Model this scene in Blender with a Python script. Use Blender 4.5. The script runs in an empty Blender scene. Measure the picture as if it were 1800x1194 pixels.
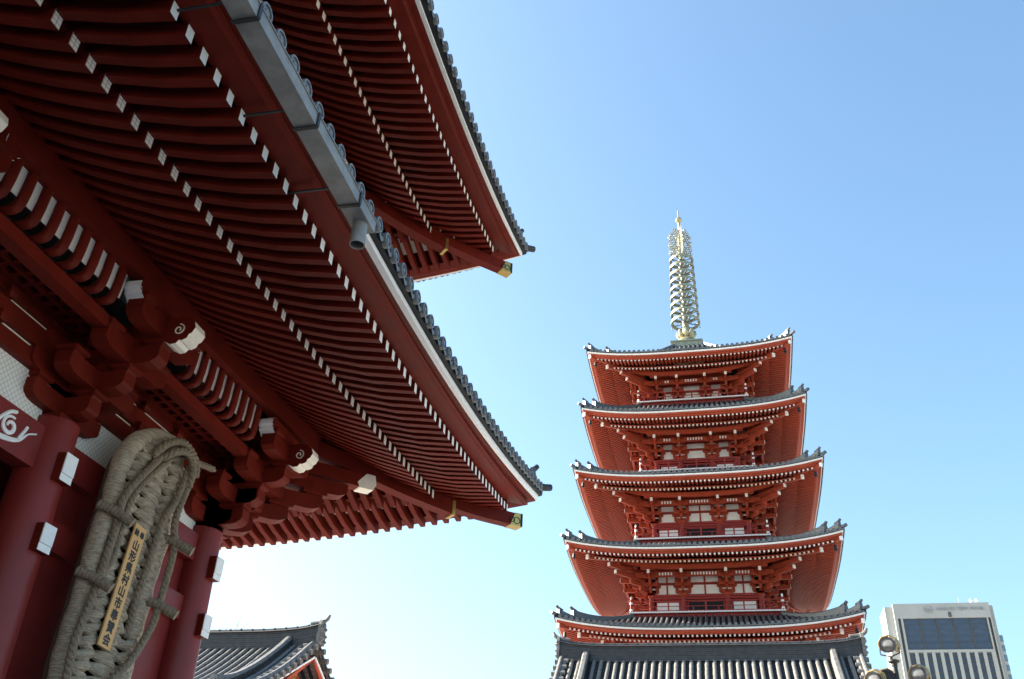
import bpy, bmesh, math, random
from mathutils import Vector, Matrix
random.seed(7)
sc = bpy.context.scene
CZ = 1.6                                  # eye height; the z values below are above the eye, the builders add CZ

# ------------------------------------------------------------------ camera
cam = bpy.data.cameras.new('camera'); camo = bpy.data.objects.new('camera', cam); sc.collection.objects.link(camo)
YAW, PITCH, ROLL = (math.radians(a) for a in (-13.68, 31.6, 2.73))
f_ = Vector((math.sin(YAW)*math.cos(PITCH), math.cos(YAW)*math.cos(PITCH), math.sin(PITCH)))
r_ = Vector((math.cos(YAW), -math.sin(YAW), 0)); u_ = r_.cross(f_)
r2 = math.cos(ROLL)*r_ + math.sin(ROLL)*u_; u2 = -math.sin(ROLL)*r_ + math.cos(ROLL)*u_
m = Matrix((r2, u2, -f_)).transposed().to_4x4(); m.translation = Vector((0, 0, CZ)); camo.matrix_world = m
cam.sensor_width = 36.0; cam.lens = 36.0*1637.7/1800.0; cam.clip_start = 0.1; cam.clip_end = 6000
sc.camera = camo

# ------------------------------------------------------------------ sky, sun, exposure
SUN_AZ, SUN_EL = math.radians(-84), math.radians(29)      # azimuth from +y (west) towards +x (north); the sun stands south-west
w = bpy.data.worlds.new('World'); sc.world = w; w.use_nodes = True
nt = w.node_tree; bg = nt.nodes['Background']
sky = nt.nodes.new('ShaderNodeTexSky'); sky.sky_type = 'NISHITA'; sky.sun_disc = False
sky.sun_elevation = SUN_EL; sky.sun_rotation = SUN_AZ
sky.air_density = 1.2; sky.dust_density = 3.0; sky.ozone_density = 4.0
tint = nt.nodes.new('ShaderNodeMix'); tint.data_type = 'RGBA'; tint.blend_type = 'MULTIPLY'; tint.inputs[0].default_value = 1; tint.inputs[7].default_value = (.92, 1.0, .95, 1)
nt.links.new(sky.outputs[0], tint.inputs[6]); nt.links.new(tint.outputs[2], bg.inputs[0]); bg.inputs[1].default_value = 0.08
sd = bpy.data.lights.new('sun', 'SUN'); sd.energy = 5.0; sd.angle = math.radians(0.5); sd.color = (1, .90, .76)
so = bpy.data.objects.new('sun', sd); sc.collection.objects.link(so)
sv = Vector((math.sin(SUN_AZ)*math.cos(SUN_EL), math.cos(SUN_AZ)*math.cos(SUN_EL), math.sin(SUN_EL)))
so.rotation_euler = sv.to_track_quat('Z', 'Y').to_euler(); so.location = (0, 0, 80)
sc.view_settings.view_transform = 'Standard'; sc.view_settings.look = 'None'
sc.view_settings.exposure = 2.3; sc.view_settings.gamma = 1
sc.cycles.max_bounces = 6; sc.cycles.diffuse_bounces = 4; sc.cycles.use_denoising = True

# ------------------------------------------------------------------ materials
def mat(name, col, rough=.5, metal=0, noise=0, nscale=6, bump=0, bscale=30, spec=.5, stretch=None, coat=0, col2=None, vary=0):
    m = bpy.data.materials.new(name); m.use_nodes = True; t = m.node_tree; b = t.nodes['Principled BSDF']
    b.inputs['Base Color'].default_value = (*col, 1); b.inputs['Roughness'].default_value = rough
    b.inputs['Metallic'].default_value = metal; b.inputs['Specular IOR Level'].default_value = spec
    b.inputs['Coat Weight'].default_value = coat
    tc = t.nodes.new('ShaderNodeTexCoord'); mp = t.nodes.new('ShaderNodeMapping'); t.links.new(tc.outputs['Object'], mp.inputs[0])
    if stretch: mp.inputs['Scale'].default_value = stretch
    if noise:
        n = t.nodes.new('ShaderNodeTexNoise'); n.inputs['Scale'].default_value = nscale; n.inputs['Detail'].default_value = 6; n.inputs['Roughness'].default_value = .6
        t.links.new(mp.outputs[0], n.inputs['Vector'])
        r = t.nodes.new('ShaderNodeValToRGB'); e = r.color_ramp.elements
        c2 = col2 or tuple(min(1, c*(1+noise)) for c in col)
        e[0].position = .3; e[1].position = .7
        e[0].color = (*[c*(1-noise) for c in col], 1); e[1].color = (*c2, 1)
        t.links.new(n.outputs['Fac'], r.inputs[0]); t.links.new(r.outputs[0], b.inputs['Base Color'])
        mr = t.nodes.new('ShaderNodeMapRange'); mr.inputs[3].default_value = max(.05, rough-.12); mr.inputs[4].default_value = min(1, rough+.15)
        t.links.new(n.outputs['Fac'], mr.inputs[0]); t.links.new(mr.outputs[0], b.inputs['Roughness'])
    if vary:                                 # every timber, cap or tile row a slightly different tone
        lk = b.inputs['Base Color'].links; oi = t.nodes.new('ShaderNodeObjectInfo'); mv = t.nodes.new('ShaderNodeMapRange'); mv.inputs[3].default_value = 1-vary; mv.inputs[4].default_value = 1+vary*.6
        t.links.new(oi.outputs['Random'], mv.inputs[0]); mm = t.nodes.new('ShaderNodeVectorMath'); mm.operation = 'SCALE'
        if lk: t.links.new(lk[0].from_socket, mm.inputs[0])
        else: mm.inputs[0].default_value = col
        t.links.new(mv.outputs[0], mm.inputs['Scale']); t.links.new(mm.outputs[0], b.inputs['Base Color'])
    if bump:
        n2 = t.nodes.new('ShaderNodeTexNoise'); n2.inputs['Scale'].default_value = bscale; n2.inputs['Detail'].default_value = 4
        t.links.new(mp.outputs[0], n2.inputs['Vector']); bp = t.nodes.new('ShaderNodeBump'); bp.inputs['Strength'].default_value = bump; bp.inputs['Distance'].default_value = .02
        t.links.new(n2.outputs['Fac'], bp.inputs['Height']); t.links.new(bp.outputs[0], b.inputs['Normal'])
    return m
def grid_mat(name, col, line, step, width, rough=.6, diag=False, axes=(1, 2)):
    """paint seen through a fine wire net: thin darker lines every step metres"""
    m = mat(name, col, rough); t = m.node_tree; b = t.nodes['Principled BSDF']
    tc = t.nodes.new('ShaderNodeTexCoord'); mp = t.nodes.new('ShaderNodeMapping'); t.links.new(tc.outputs['Object'], mp.inputs[0])
    if diag: mp.inputs['Rotation'].default_value = (math.radians(38), 0, 0)
    sx = t.nodes.new('ShaderNodeSeparateXYZ'); t.links.new(mp.outputs[0], sx.inputs[0]); outs = []
    for a in axes:
        d = t.nodes.new('ShaderNodeMath'); d.operation = 'DIVIDE'; d.inputs[1].default_value = step; t.links.new(sx.outputs[a], d.inputs[0])
        fr = t.nodes.new('ShaderNodeMath'); fr.operation = 'FRACT'; t.links.new(d.outputs[0], fr.inputs[0])
        l = t.nodes.new('ShaderNodeMath'); l.operation = 'LESS_THAN'; l.inputs[1].default_value = width/step; t.links.new(fr.outputs[0], l.inputs[0]); outs.append(l)
    mx = t.nodes.new('ShaderNodeMath'); mx.operation = 'MAXIMUM'; t.links.new(outs[0].outputs[0], mx.inputs[0]); t.links.new(outs[1].outputs[0], mx.inputs[1])
    c = t.nodes.new('ShaderNodeMix'); c.data_type = 'RGBA'; c.inputs[6].default_value = (*col, 1); c.inputs[7].default_value = (*line, 1)
    t.links.new(mx.outputs[0], c.inputs[0]); t.links.new(c.outputs[2], b.inputs['Base Color'])
    return m
M = {}
M['red'] = mat('red_lacquer', (.125, .0125, .0068), .5, spec=.08, vary=.16, noise=.2, nscale=2.5, bump=.05, bscale=14)
M['soffit'] = mat('shaded_soffit_red', (.03, .003, .002), .8, spec=.02, noise=.15)  # shade between the rafters put into the board colour
M['redpil'] = mat('red_pillar_lacquer', (.19, .019, .016), .38, spec=.28, vary=.06, noise=.14, nscale=1.6, bump=.04, bscale=9)
M['pred'] = mat('vermilion_paint', (.36, .060, .029), .5, spec=.2, vary=.10, noise=.12, nscale=1.2, bump=.03)
M['prail'] = mat('crimson_paint', (.30, .036, .030), .5, spec=.3, noise=.1, nscale=1.2)
M['white'] = mat('white_gofun', (.86, .85, .83), .6, vary=.07, noise=.05, nscale=9)
M['cream'] = mat('cream_gofun', (.82, .77, .66), .65, vary=.07, noise=.06, nscale=9)
M['creamnet'] = grid_mat('netted_cream_gofun', (.84, .81, .74), (.30, .27, .24), .055, .007)
M['plaster'] = mat('white_plaster', (.74, .72, .66), .8, noise=.05, nscale=4)
M['net'] = grid_mat('netted_plaster', (.80, .79, .75), (.50, .48, .45), .06, .009, diag=True)
M['tile'] = mat('grey_metal_tile', (.085, .09, .095), .42, .15, noise=.28, nscale=7, bump=.15, bscale=25)
M['tiledark'] = mat('shaded_roof_pan', (.016, .018, .021), .6, .0, spec=.2, noise=.3, nscale=7)  # shadow between the roof ribs put into the pans' dark colour
M['ridgetile'] = mat('shaded_ridge_tile', (.05, .052, .055), .55, noise=.35, nscale=4, spec=.3)  # darker copy of the hall tile, shade of the ridge put into the colour
M['tileface'] = mat('grey_tile_end', (.155, .16, .162), .5, .05, noise=.2, nscale=12)
M['halltile'] = mat('lit_weathered_tile', (.135, .13, .12), .5, .0, noise=.3, nscale=5, bump=.15, bscale=20)  # paler than pans and ridge: sunlit look of the ribs put into the colour
M['dark'] = mat('gap_shade', (.012, .008, .008), .9)  # black sheet above the lattice, shade put into its colour
M['gold'] = mat('gilt_metal', (.46, .32, .10), .35, .8, noise=.15, nscale=10)
M['spire'] = mat('weathered_gilt_bronze', (.36, .335, .22), .36, .6, noise=.2, nscale=4)
M['gutter'] = mat('galvanised_gutter', (.21, .205, .195), .55, .1, noise=.3, nscale=4, bump=.05)
M['iron'] = mat('dark_iron', (.035, .035, .037), .5, .5)
M['straw'] = mat('old_straw', (.46, .315, .19), .85, noise=.6, nscale=16, bump=1., bscale=46, stretch=(1, .35, 5), col2=(.66, .53, .38))
M['strawside'] = mat('wound_straw', (.45, .325, .205), .85, noise=.35, nscale=10, bump=.9, bscale=40, stretch=(1.4, .5, 4), col2=(.62, .51, .38))
M['strawdark'] = mat('gap_shade_straw', (.07, .05, .03), .95, noise=.3)  # backing behind the weave, shade of the gaps put into its colour
M['rope'] = mat('hemp_rope', (.235, .175, .115), .9, noise=.3, nscale=22, bump=.7, bscale=90)
M['board'] = mat('pale_cedar_board', (.60, .33, .12), .6, noise=.14, nscale=5, stretch=(1, 9, .8))
M['ink'] = mat('black_ink', (.012, .01, .01), .6)
M['ground'] = mat('stone_paving', (.36, .345, .32), .85, noise=.15, nscale=.6, bump=.2)
M['conc'] = mat('hotel_cladding', (.35, .355, .335), .8, noise=.08, nscale=.15)
M['glass'] = mat('dark_window_glass', (.035, .048, .075), .12, 0, noise=.55, nscale=.35, spec=.7, stretch=(.5, 1, 2))
M['paleglass'] = mat('pale_window_glass', (.10, .16, .20), .2, noise=.3, nscale=.3)
M['spiredark'] = mat('shaded_bronze', (.14, .15, .12), .5, .3)  # shade inside and under the spire rings put into the metal colour
M['frame'] = mat('bronze_frame', (.06, .055, .05), .5)
M['lampmetal'] = mat('champagne_metal', (.42, .31, .15), .35, .7, noise=.1)
M['lampbody'] = mat('lamp_housing', (.16, .115, .10), .45, .4, noise=.1)
M['lens'] = mat('lamp_lens', (.30, .31, .32), .3, .3, noise=.5, nscale=5)
M['bark'] = mat('bare_bark', (.15, .125, .11), .9, noise=.3)

# ------------------------------------------------------------------ helpers
WL = {}                                    # world location of every object that has children
class MB:
    def __init__(s): s.v, s.f, s.m = [], [], []
    def add(s, vs, fs, mi=0):
        o = len(s.v); s.v += [tuple(v) for v in vs]
        for f in fs: s.f.append(tuple(i+o for i in f)); s.m.append(mi)
    def hexa(s, p, mi=0, fm=None):          # p: 4 bottom, 4 top
        fs = [(0,3,2,1),(4,5,6,7),(0,1,5,4),(1,2,6,5),(2,3,7,6),(3,0,4,7)]
        o = len(s.v); s.v += [tuple(v) for v in p]
        for k, f in enumerate(fs): s.f.append(tuple(i+o for i in f)); s.m.append(fm[k] if fm else mi)
    def box(s, fr, u0, u1, o0, o1, z0, z1, mi=0, fm=None):
        s.hexa([fr(u0,o0,z0), fr(u1,o0,z0), fr(u1,o1,z0), fr(u0,o1,z0), fr(u0,o0,z1), fr(u1,o0,z1), fr(u1,o1,z1), fr(u0,o1,z1)], mi, fm)
    def loft(s, rings, mi=0, closed=True, caps=True, capm=None, mis=None):
        n = len(rings[0]); o = len(s.v)
        for r in rings: s.v += [tuple(v) for v in r]
        for i in range(len(rings)-1):
            for j in range(n if closed else n-1):
                k = (j+1) % n; a = o+i*n
                s.f.append((a+j, a+k, a+n+k, a+n+j)); s.m.append(mis[j] if mis else mi)
        if caps and closed:
            s.f.append(tuple(o+j for j in range(n))[::-1]); s.m.append(mi)
            e = o+(len(rings)-1)*n; s.f.append(tuple(e+j for j in range(n))); s.m.append(mi if capm is None else capm)
    def tube(s, path, r, n=8, mi=0, caps=True, capm=None, up=None):
        P = [Vector(p) for p in path]; rr = r if isinstance(r, (list, tuple)) else [r]*len(P); rings = []; a = None
        for i, p in enumerate(P):
            t = (P[min(i+1, len(P)-1)]-P[max(i-1, 0)]).normalized()
            if a is None: a = (Vector(up) if up else (Vector((0,0,1)) if abs(t.z) < .9 else Vector((1,0,0)))).cross(t).normalized()
            a = (a - a.dot(t)*t).normalized(); b = t.cross(a)
            rings.append([p + rr[i]*(math.cos(2*math.pi*j/n)*a + math.sin(2*math.pi*j/n)*b) for j in range(n)])
        s.loft(rings, mi, True, caps, capm)
    def prism(s, poly, vec, mi=0, edge_m=None, flip=False):
        v = Vector(vec); P = [Vector(p) for p in poly]; n = len(P); o = len(s.v)
        s.v += [tuple(p) for p in P] + [tuple(p+v) for p in P]
        s.f.append(tuple(range(o+n-1, o-1, -1))); s.m.append(mi)
        s.f.append(tuple(range(o+n, o+2*n))); s.m.append(mi)
        for j in range(n):
            k = (j+1) % n; s.f.append((o+j, o+k, o+n+k, o+n+j)); s.m.append(edge_m[j] if edge_m else mi)
    def lathe(s, c, prof, n=24, mi=0, axis=None):
        rings = []
        for r, z in prof: rings.append([(c[0]+r*math.cos(2*math.pi*j/n), c[1]+r*math.sin(2*math.pi*j/n), c[2]+z) for j in range(n)])
        s.loft(rings, mi)
    def build(s, name, mats, parent=None, smooth=False):
        if not s.v: return None
        v = s.v; n = len(v)
        c = Vector([(min(p[k] for p in v)+max(p[k] for p in v))/2 for k in range(3)]); c.z = min(p[2] for p in v)
        me = bpy.data.meshes.new(name)
        me.from_pydata([(p[0]-c.x, p[1]-c.y, p[2]-c.z) for p in v], [], s.f)
        for mm in (mats if isinstance(mats, (list, tuple)) else [mats]): me.materials.append(M[mm])
        me.polygons.foreach_set('material_index', s.m)
        bm = bmesh.new(); bm.from_mesh(me); bmesh.ops.recalc_face_normals(bm, faces=bm.faces[:]); bm.to_mesh(me); bm.free()
        if smooth:
            me.polygons.foreach_set('use_smooth', [True]*len(me.polygons))
            try: me.set_sharp_from_angle(angle=math.radians(40))
            except Exception: pass
        o = bpy.data.objects.new(name, me); sc.collection.objects.link(o)
        w = Vector((c.x, c.y, c.z+CZ)); WL[o] = w
        if parent is not None: o.parent = parent; o.location = w - WL[parent]
        else: o.location = w
        return o
def empty(name, x, y, label, cat, group=None):
    o = bpy.data.objects.new(name, None); sc.collection.objects.link(o); o.location = (x, y, 0); WL[o] = Vector((x, y, 0))
    o['label'] = label; o['category'] = cat
    if group: o['group'] = group
    return o
def tag(o, label=None, cat=None, group=None, kind=None):
    for k, v in (('label', label), ('category', cat), ('group', group), ('kind', kind)):
        if v: o[k] = v
    return o
def frames(cx, cy):
    """east, north, west, south: u runs along the side, o outwards"""
    return [lambda u, o, z: (cx+u, cy-o, z), lambda u, o, z: (cx+o, cy+u, z), lambda u, o, z: (cx-u, cy+o, z), lambda u, o, z: (cx-o, cy-u, z)]
def shift(fr, ou): return lambda u, o, z: fr(u, o+ou, z)
def catmull(P, n=8):
    P = [Vector(p) for p in P]; Q = [2*P[0]-P[1]]+P+[2*P[-1]-P[-2]]; out = []
    for i in range(1, len(Q)-2):
        for k in range(n):
            t = k/n; a, b, c, d = Q[i-1:i+3]
            out.append(.5*((2*b)+(c-a)*t+(2*a-5*b+4*c-d)*t*t+(3*b-a-3*c+d)*t**3))
    out.append(P[-1]); return out
def text_mesh(body, size, origin, right, up, depth, name, matname, parent, bold=0):
    c = bpy.data.curves.new(name, 'FONT'); c.body = body; c.size = size; c.extrude = depth; c.align_x = 'CENTER'; c.offset = bold
    o = bpy.data.objects.new(name, c); sc.collection.objects.link(o)
    me = bpy.data.meshes.new_from_object(o.evaluated_get(bpy.context.evaluated_depsgraph_get()))
    bpy.data.objects.remove(o); me.name = name
    R, U = Vector(right).normalized(), Vector(up).normalized(); N = R.cross(U); O = Vector(origin)
    mb = MB(); xs = [v.co.x for v in me.vertices]; ys = [v.co.y for v in me.vertices]
    cx, cy = (min(xs)+max(xs))/2, (min(ys)+max(ys))/2
    mb.add([O+(v.co.x-cx)*R+(v.co.y-cy)*U+v.co.z*N for v in me.vertices], [tuple(p.vertices) for p in me.polygons])
    return mb

# ------------------------------------------------------------------ eaves shared by the gate and the pagoda
def srise(u, o, H, L0, p):
    return max(0., min(1.3, (abs(u)-(H-L0))/(L0+o)))**p
def eave_strip(mb, fr, H, prof, L0, p, n=28, mi=0, mis=None, umin=None, U=None):
    """loft a closed (o, zmid, zcorner) profile along one side, mitred at both corners"""
    rings = []
    for i in range(n+1):
        t = -1+2*i/n; t = math.copysign(abs(t)**.8, t); ring = []
        for (o, zm, zc) in prof:
            u = t*(H+o); ring.append(fr(u, o, zm+(zc-zm)*srise(u, o, H, L0, p)))
        rings.append(ring)
    mb.loft(rings, mi, True, True, None, mis)
def rafter(mb, fr, u, w, pts, h, capm=1, top=.05):
    n = len(pts)-1; du = random.uniform(-.004, .004)
    rings = [[fr(u+du-w/2, o, z-h/2), fr(u+du+w/2, o, z-h/2), fr(u+du+w/2, o, z+h/2+top*min(1, 3*(1-i/n))), fr(u+du-w/2, o, z+h/2+top*min(1, 3*(1-i/n)))] for i, (o, z) in enumerate(pts)]
    mb.loft(rings, 0, True, True, capm)
def diagfr(fr, H, s):                        # frame on the hip line of corner s=+1/-1: u across, o outward along one side's axis
    q = 1/math.sqrt(2)
    return lambda u, o, z: fr(s*(H+o)-s*u*q, o+u*q, z)
def roof_surface(mb, fr, H, eave, top, L0, p, sag, ribsp, ribr, n=24, k=7, mi=0, face=1, pan=2, lap=True, umax=None):
    """pan surface plus half-round ribs that end in a round tile face at the eave; eave=(o,zmid,zcorner), top=(o,z)"""
    oe, zm, zc = eave; ot, zt = top
    def S(u, v, ou=None):
        o = oe+(ot-oe)*v
        z0 = zm+(zc-zm)*srise(u, oe, H, L0, p)*(1-v)**1.6
        return o, z0+(zt-zm)*v - sag*math.sin(math.pi*v)
    pts = []
    for j in range(k+1):
        v = j/k; o = oe+(ot-oe)*v; row = []
        for i in range(n+1):
            u = (-1+2*i/n)*(H+o); uu = u if o == oe else u*(H+oe)/(H+o) if H+o > .01 else 0
            row.append(fr(u, o, S(u*(H+oe)/max(H+o, .2), v)[1]-.02))
        pts.append(row)
    flat = [q for r in pts for q in r]; W = n+1
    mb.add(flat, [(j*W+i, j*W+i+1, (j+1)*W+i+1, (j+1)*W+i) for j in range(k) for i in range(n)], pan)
    N = int((H+oe-.12)/ribsp)
    for i in range(-N, N+1):
        u = i*ribsp
        if umax and abs(u) > umax: continue
        rings = []
        vmax = 1. if abs(u) < H+ot else max(0, (oe-(abs(u)-H))/(oe-ot))
        if vmax < .03: vmax = .03
        for j in range(k+1):
            v = j/k*vmax; o = oe+(ot-oe)*v
            z = S(u*(H+oe)/max(H+o, .2), v)[1]
            rings.append([fr(u+ribr*math.cos(a), o, z+ribr*math.sin(a)) for a in [math.radians(q) for q in (-60, -20, 20, 60, 90, 120, 160, 200, 240)]])
        mb.loft(rings, mi, True, False)
        # round end tile with a raised rim and a small boss
        o, z = S(u, 0); R = ribr*1.12
        for (ra, oa, rb, ob) in ((R, -.04, R, .03), (R, .03, R*.78, .03), (R*.78, .03, R*.78, .012), (R*.78, .012, .005, .012), (R*.4, .012, R*.34, .03), (R*.34, .03, .004, .03)):
            A = [fr(u+ra*math.cos(2*math.pi*q/12), o+oa, z+ra*math.sin(2*math.pi*q/12)) for q in range(12)]
            B = [fr(u+rb*math.cos(2*math.pi*q/12), o+ob, z+rb*math.sin(2*math.pi*q/12)) for q in range(12)]
            mb.loft([A, B], face, True, False)
        if abs(u)+ribsp*.5 < H+oe:          # hanging lip of the pan tile between two round tiles
            for sgn in (1,):
                u0, u1 = u+ribr*.8, u+ribsp-ribr*.8; um = (u0+u1)/2; zz = S(um, 0)[1]
                mb.add([fr(u0, o+.0, zz-.0), fr(um, o+.0, zz-.05), fr(u1, o+.0, zz), fr(u0, o+.0, zz-ribr*.7), fr(um, o+.0, zz-ribr*.7-.07), fr(u1, o+.0, zz-ribr*.7)], [(0,1,4,3), (1,2,5,4)], face)
def hip_ridge(mb, fr, H, s, eave, top, sag, w, h, ends=((.06, 1), (.3, 1)), lift=.35, mi=0):
    """layered ridge down the hip with upturned end tiles"""
    d = diagfr(fr, H, s); oe, zm, zc = eave; ot, zt = top
    def Z(o):
        v = (oe-o)/(oe-ot); return zc+(zt-zm)*v-(zc-zm)*(1-(1-v)**1.6)-sag*math.sin(math.pi*v)
    def seg(o0, o1, w, h, lift, n=9):
        rings = []
        for i in range(n+1):
            q = i/n; o = o0+(o1-o0)*q; z = Z(o)+.02; L = lift*q**3
            hh = h*(.85+.15*q)
            rings.append([d(-w/2, o, z-.06), d(w/2, o, z-.06), d(w/2, o, z+hh*.7+L), d(w*.32, o, z+hh*.92+L), d(0, o, z+hh*1.06+L), d(-w*.32, o, z+hh*.92+L), d(-w/2, o, z+hh*.7+L)])
        mb.loft(rings, mi)
        z = Z(o1)
        mb.hexa([d(-w*.8, o1-.02, z-.02), d(w*.8, o1-.02, z-.02), d(w*.8, o1+.10, z-.02), d(-w*.8, o1+.10, z-.02), d(-w*.5, o1-.02, z+h+lift+.05), d(w*.5, o1-.02, z+h+lift+.05), d(w*.5, o1+.08, z+h+lift+.08), d(-w*.5, o1+.08, z+h+lift+.08)], mi)
        tip = catmull([d(0, o1-.14, z+h+lift*.7), d(0, o1+.02, z+h+lift+.02), d(0, o1+.10, z+h+lift+.08), d(0, o1+.16, z+h+lift+.17)], 4)
        mb.tube(tip, [w*.44*(1-.02*i) for i in range(len(tip))], 8, mi)
    o1 = oe-ends[1][0]*(oe-ot) if len(ends) > 1 else oe-.1
    seg(ot, o1, w, h, lift)
    if len(ends) > 1: seg(o1-.2, oe-ends[0][0], w*.85, h*.75, lift*.8)
    mb.tube([d(0, oe-.5, zc+.03), d(0, oe+.0, zc+.05), d(0, oe+.12, zc+.09)], [w*.3, w*.42, w*.4], 8, mi)

def armpoly(a, b, z0, h, ta=True, tb=True):
    """boat-shaped bracket arm outline in (length, z): chamfered and hollowed at the chosen ends"""
    L = b-a; c = min(.22, L*.42); pts = []
    if ta: pts += [(a, z0+h), (a, z0+h*.40), (a+c*.12, z0+h*.24), (a+c*.5, z0+h*.06), (a+c, z0)]
    else: pts += [(a, z0+h), (a, z0)]
    if tb: pts += [(b-c, z0), (b-c*.5, z0+h*.06), (b-c*.12, z0+h*.24), (b, z0+h*.40), (b, z0+h)]
    else: pts += [(b, z0), (b, z0+h)]
    return pts
def arm_o(mb, fr, u, w, a, b, z0, h, ta=False, tb=True, capm=None):     # arm running outwards
    P = armpoly(a, b, z0, h, ta, tb); A = [fr(u-w/2, x, z) for x, z in P]; B = [fr(u+w/2, x, z) for x, z in P]
    n = len(P); mb.loft([A, B], 0, True, True)
    if capm is not None:
        mb.box(fr, u-w/2-.006, u+w/2+.006, b-.03, b+.014, z0+h*.12, z0+h+.006, capm)
def arm_u(mb, fr, o, w, a, b, z0, h, ta=True, tb=True):                 # arm running along the wall
    P = armpoly(a, b, z0, h, ta, tb); mb.loft([[fr(x, o-w/2, z) for x, z in P], [fr(x, o+w/2, z) for x, z in P]], 0, True, True)
def block(mb, fr, u, o, z0, w, h, mi=0):                                # bearing block with hollowed foot
    r = []
    for q, s in ((0, .62), (.28, .72), (.45, 1.), (1., 1.)):
        x = w/2*s; r.append([fr(u-x, o-x, z0+h*q), fr(u+x, o-x, z0+h*q), fr(u+x, o+x, z0+h*q), fr(u-x, o+x, z0+h*q)])
    mb.loft(r, mi)
def bracket(mb, fr, u, z0, steps, so, sz, aw, ah, half, back=-.3, tip=.1, para=True, nose=True, scale=1.):
    """stepped bracket cluster over a pillar: outward arms, cross arms, blocks"""
    block(mb, fr, u, 0, z0-.26*scale, .46*scale, .26*scale)
    arm_u(mb, fr, 0, aw, u-half, u+half, z0, ah)
    for k in range(steps):
        z = z0+k*sz; oe = (k+1)*so+tip
        arm_o(mb, fr, u, aw, back, oe, z, ah)
        block(mb, fr, u, (k+1)*so, z+ah, aw*1.25, sz-ah)
        if para and k < steps-1 or k == steps-1:
            oo = (k+1)*so
            arm_u(mb, fr, oo, aw, u-half, u+half, z+sz, ah)
            for q in (-1, 0, 1): block(mb, fr, u+q*(half-aw*.6), oo, z+sz+ah, aw*1.25, sz-ah)
        for q in (-1, 1): block(mb, fr, u+q*(half-aw*.6), 0, z0+k*sz+ah, aw*1.2, sz-ah)
        if k: arm_u(mb, fr, 0, aw, u-half*(1.25 if k % 2 else 1), u+half*(1.25 if k % 2 else 1), z0+k*sz, ah)
#__SPLIT__
# ------------------------------------------------------------------ ground
g = MB(); g.add([(-900, -300, -CZ), (900, -300, -CZ), (900, 2500, -CZ), (-900, 2500, -CZ)], [(0,1,2,3)])
tag(g.build('ground', 'ground'), kind='structure')

# ------------------------------------------------------------------ the great gate on the left
GX, GY, HX, HY = -12.75, 3.5, 4.0, 10.5
gate = empty('temple_gate', GX, GY, 'huge two storey red lacquered temple gate with deep rafted eaves, filling the left side', 'gate')
fE, fN, fW, fS = frames(GX, GY)
N_, W_, E_, S_ = shift(fN, HX), shift(fW, HY), shift(fE, HY), shift(fS, HX)
SIDES = [(N_, HY), (W_, HX), (E_, HX), (S_, HY)]
PY = [-10.5+4.2*i for i in range(6)]; PY[4] = 6.32
PZ = 5.45
def make_pillar(fr, u, detail):
    mb = MB(); c = fr(u, 0, 0)
    mb.lathe((c[0], c[1], -CZ+.25), [(.36, 0), (.355, 3), (.335, 5.5), (.325, PZ+CZ-.25-.75), (.322, PZ+CZ-.28), (.27, PZ+CZ-.25)], 36)
    b = mb; p = b.build('pillar', ['redpil'], gate, True)
    mb = MB(); mb.lathe((c[0], c[1], -CZ), [(.6, 0), (.6, .12), (.5, .24), (.42, .26)], 28); mb.build('base_stone', ['plaster'], p, True)
    if detail:
        for (z0, z1) in ((4.56, 4.94), (3.62, 3.97)):
            e = MB(); e.box(fr, u-.125, u+.125, .2, .43, z0, z1, 1)
            e.box(fr, u-.118, u+.118, .43, .445, z0+.10, z1, 0); e.box(fr, u-.118, u+.118, .43, .437, z0, z0+.095, 0)
            e.build('beam_end', ['white', 'red'], p)
    return p
for i, u in enumerate(PY): make_pillar(N_, u, i >= 2)
for u in PY: make_pillar(N_, u, False) if False else None
for u in (0,): make_pillar(W_, u, False)
make_pillar(W_, HX, False)
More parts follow.
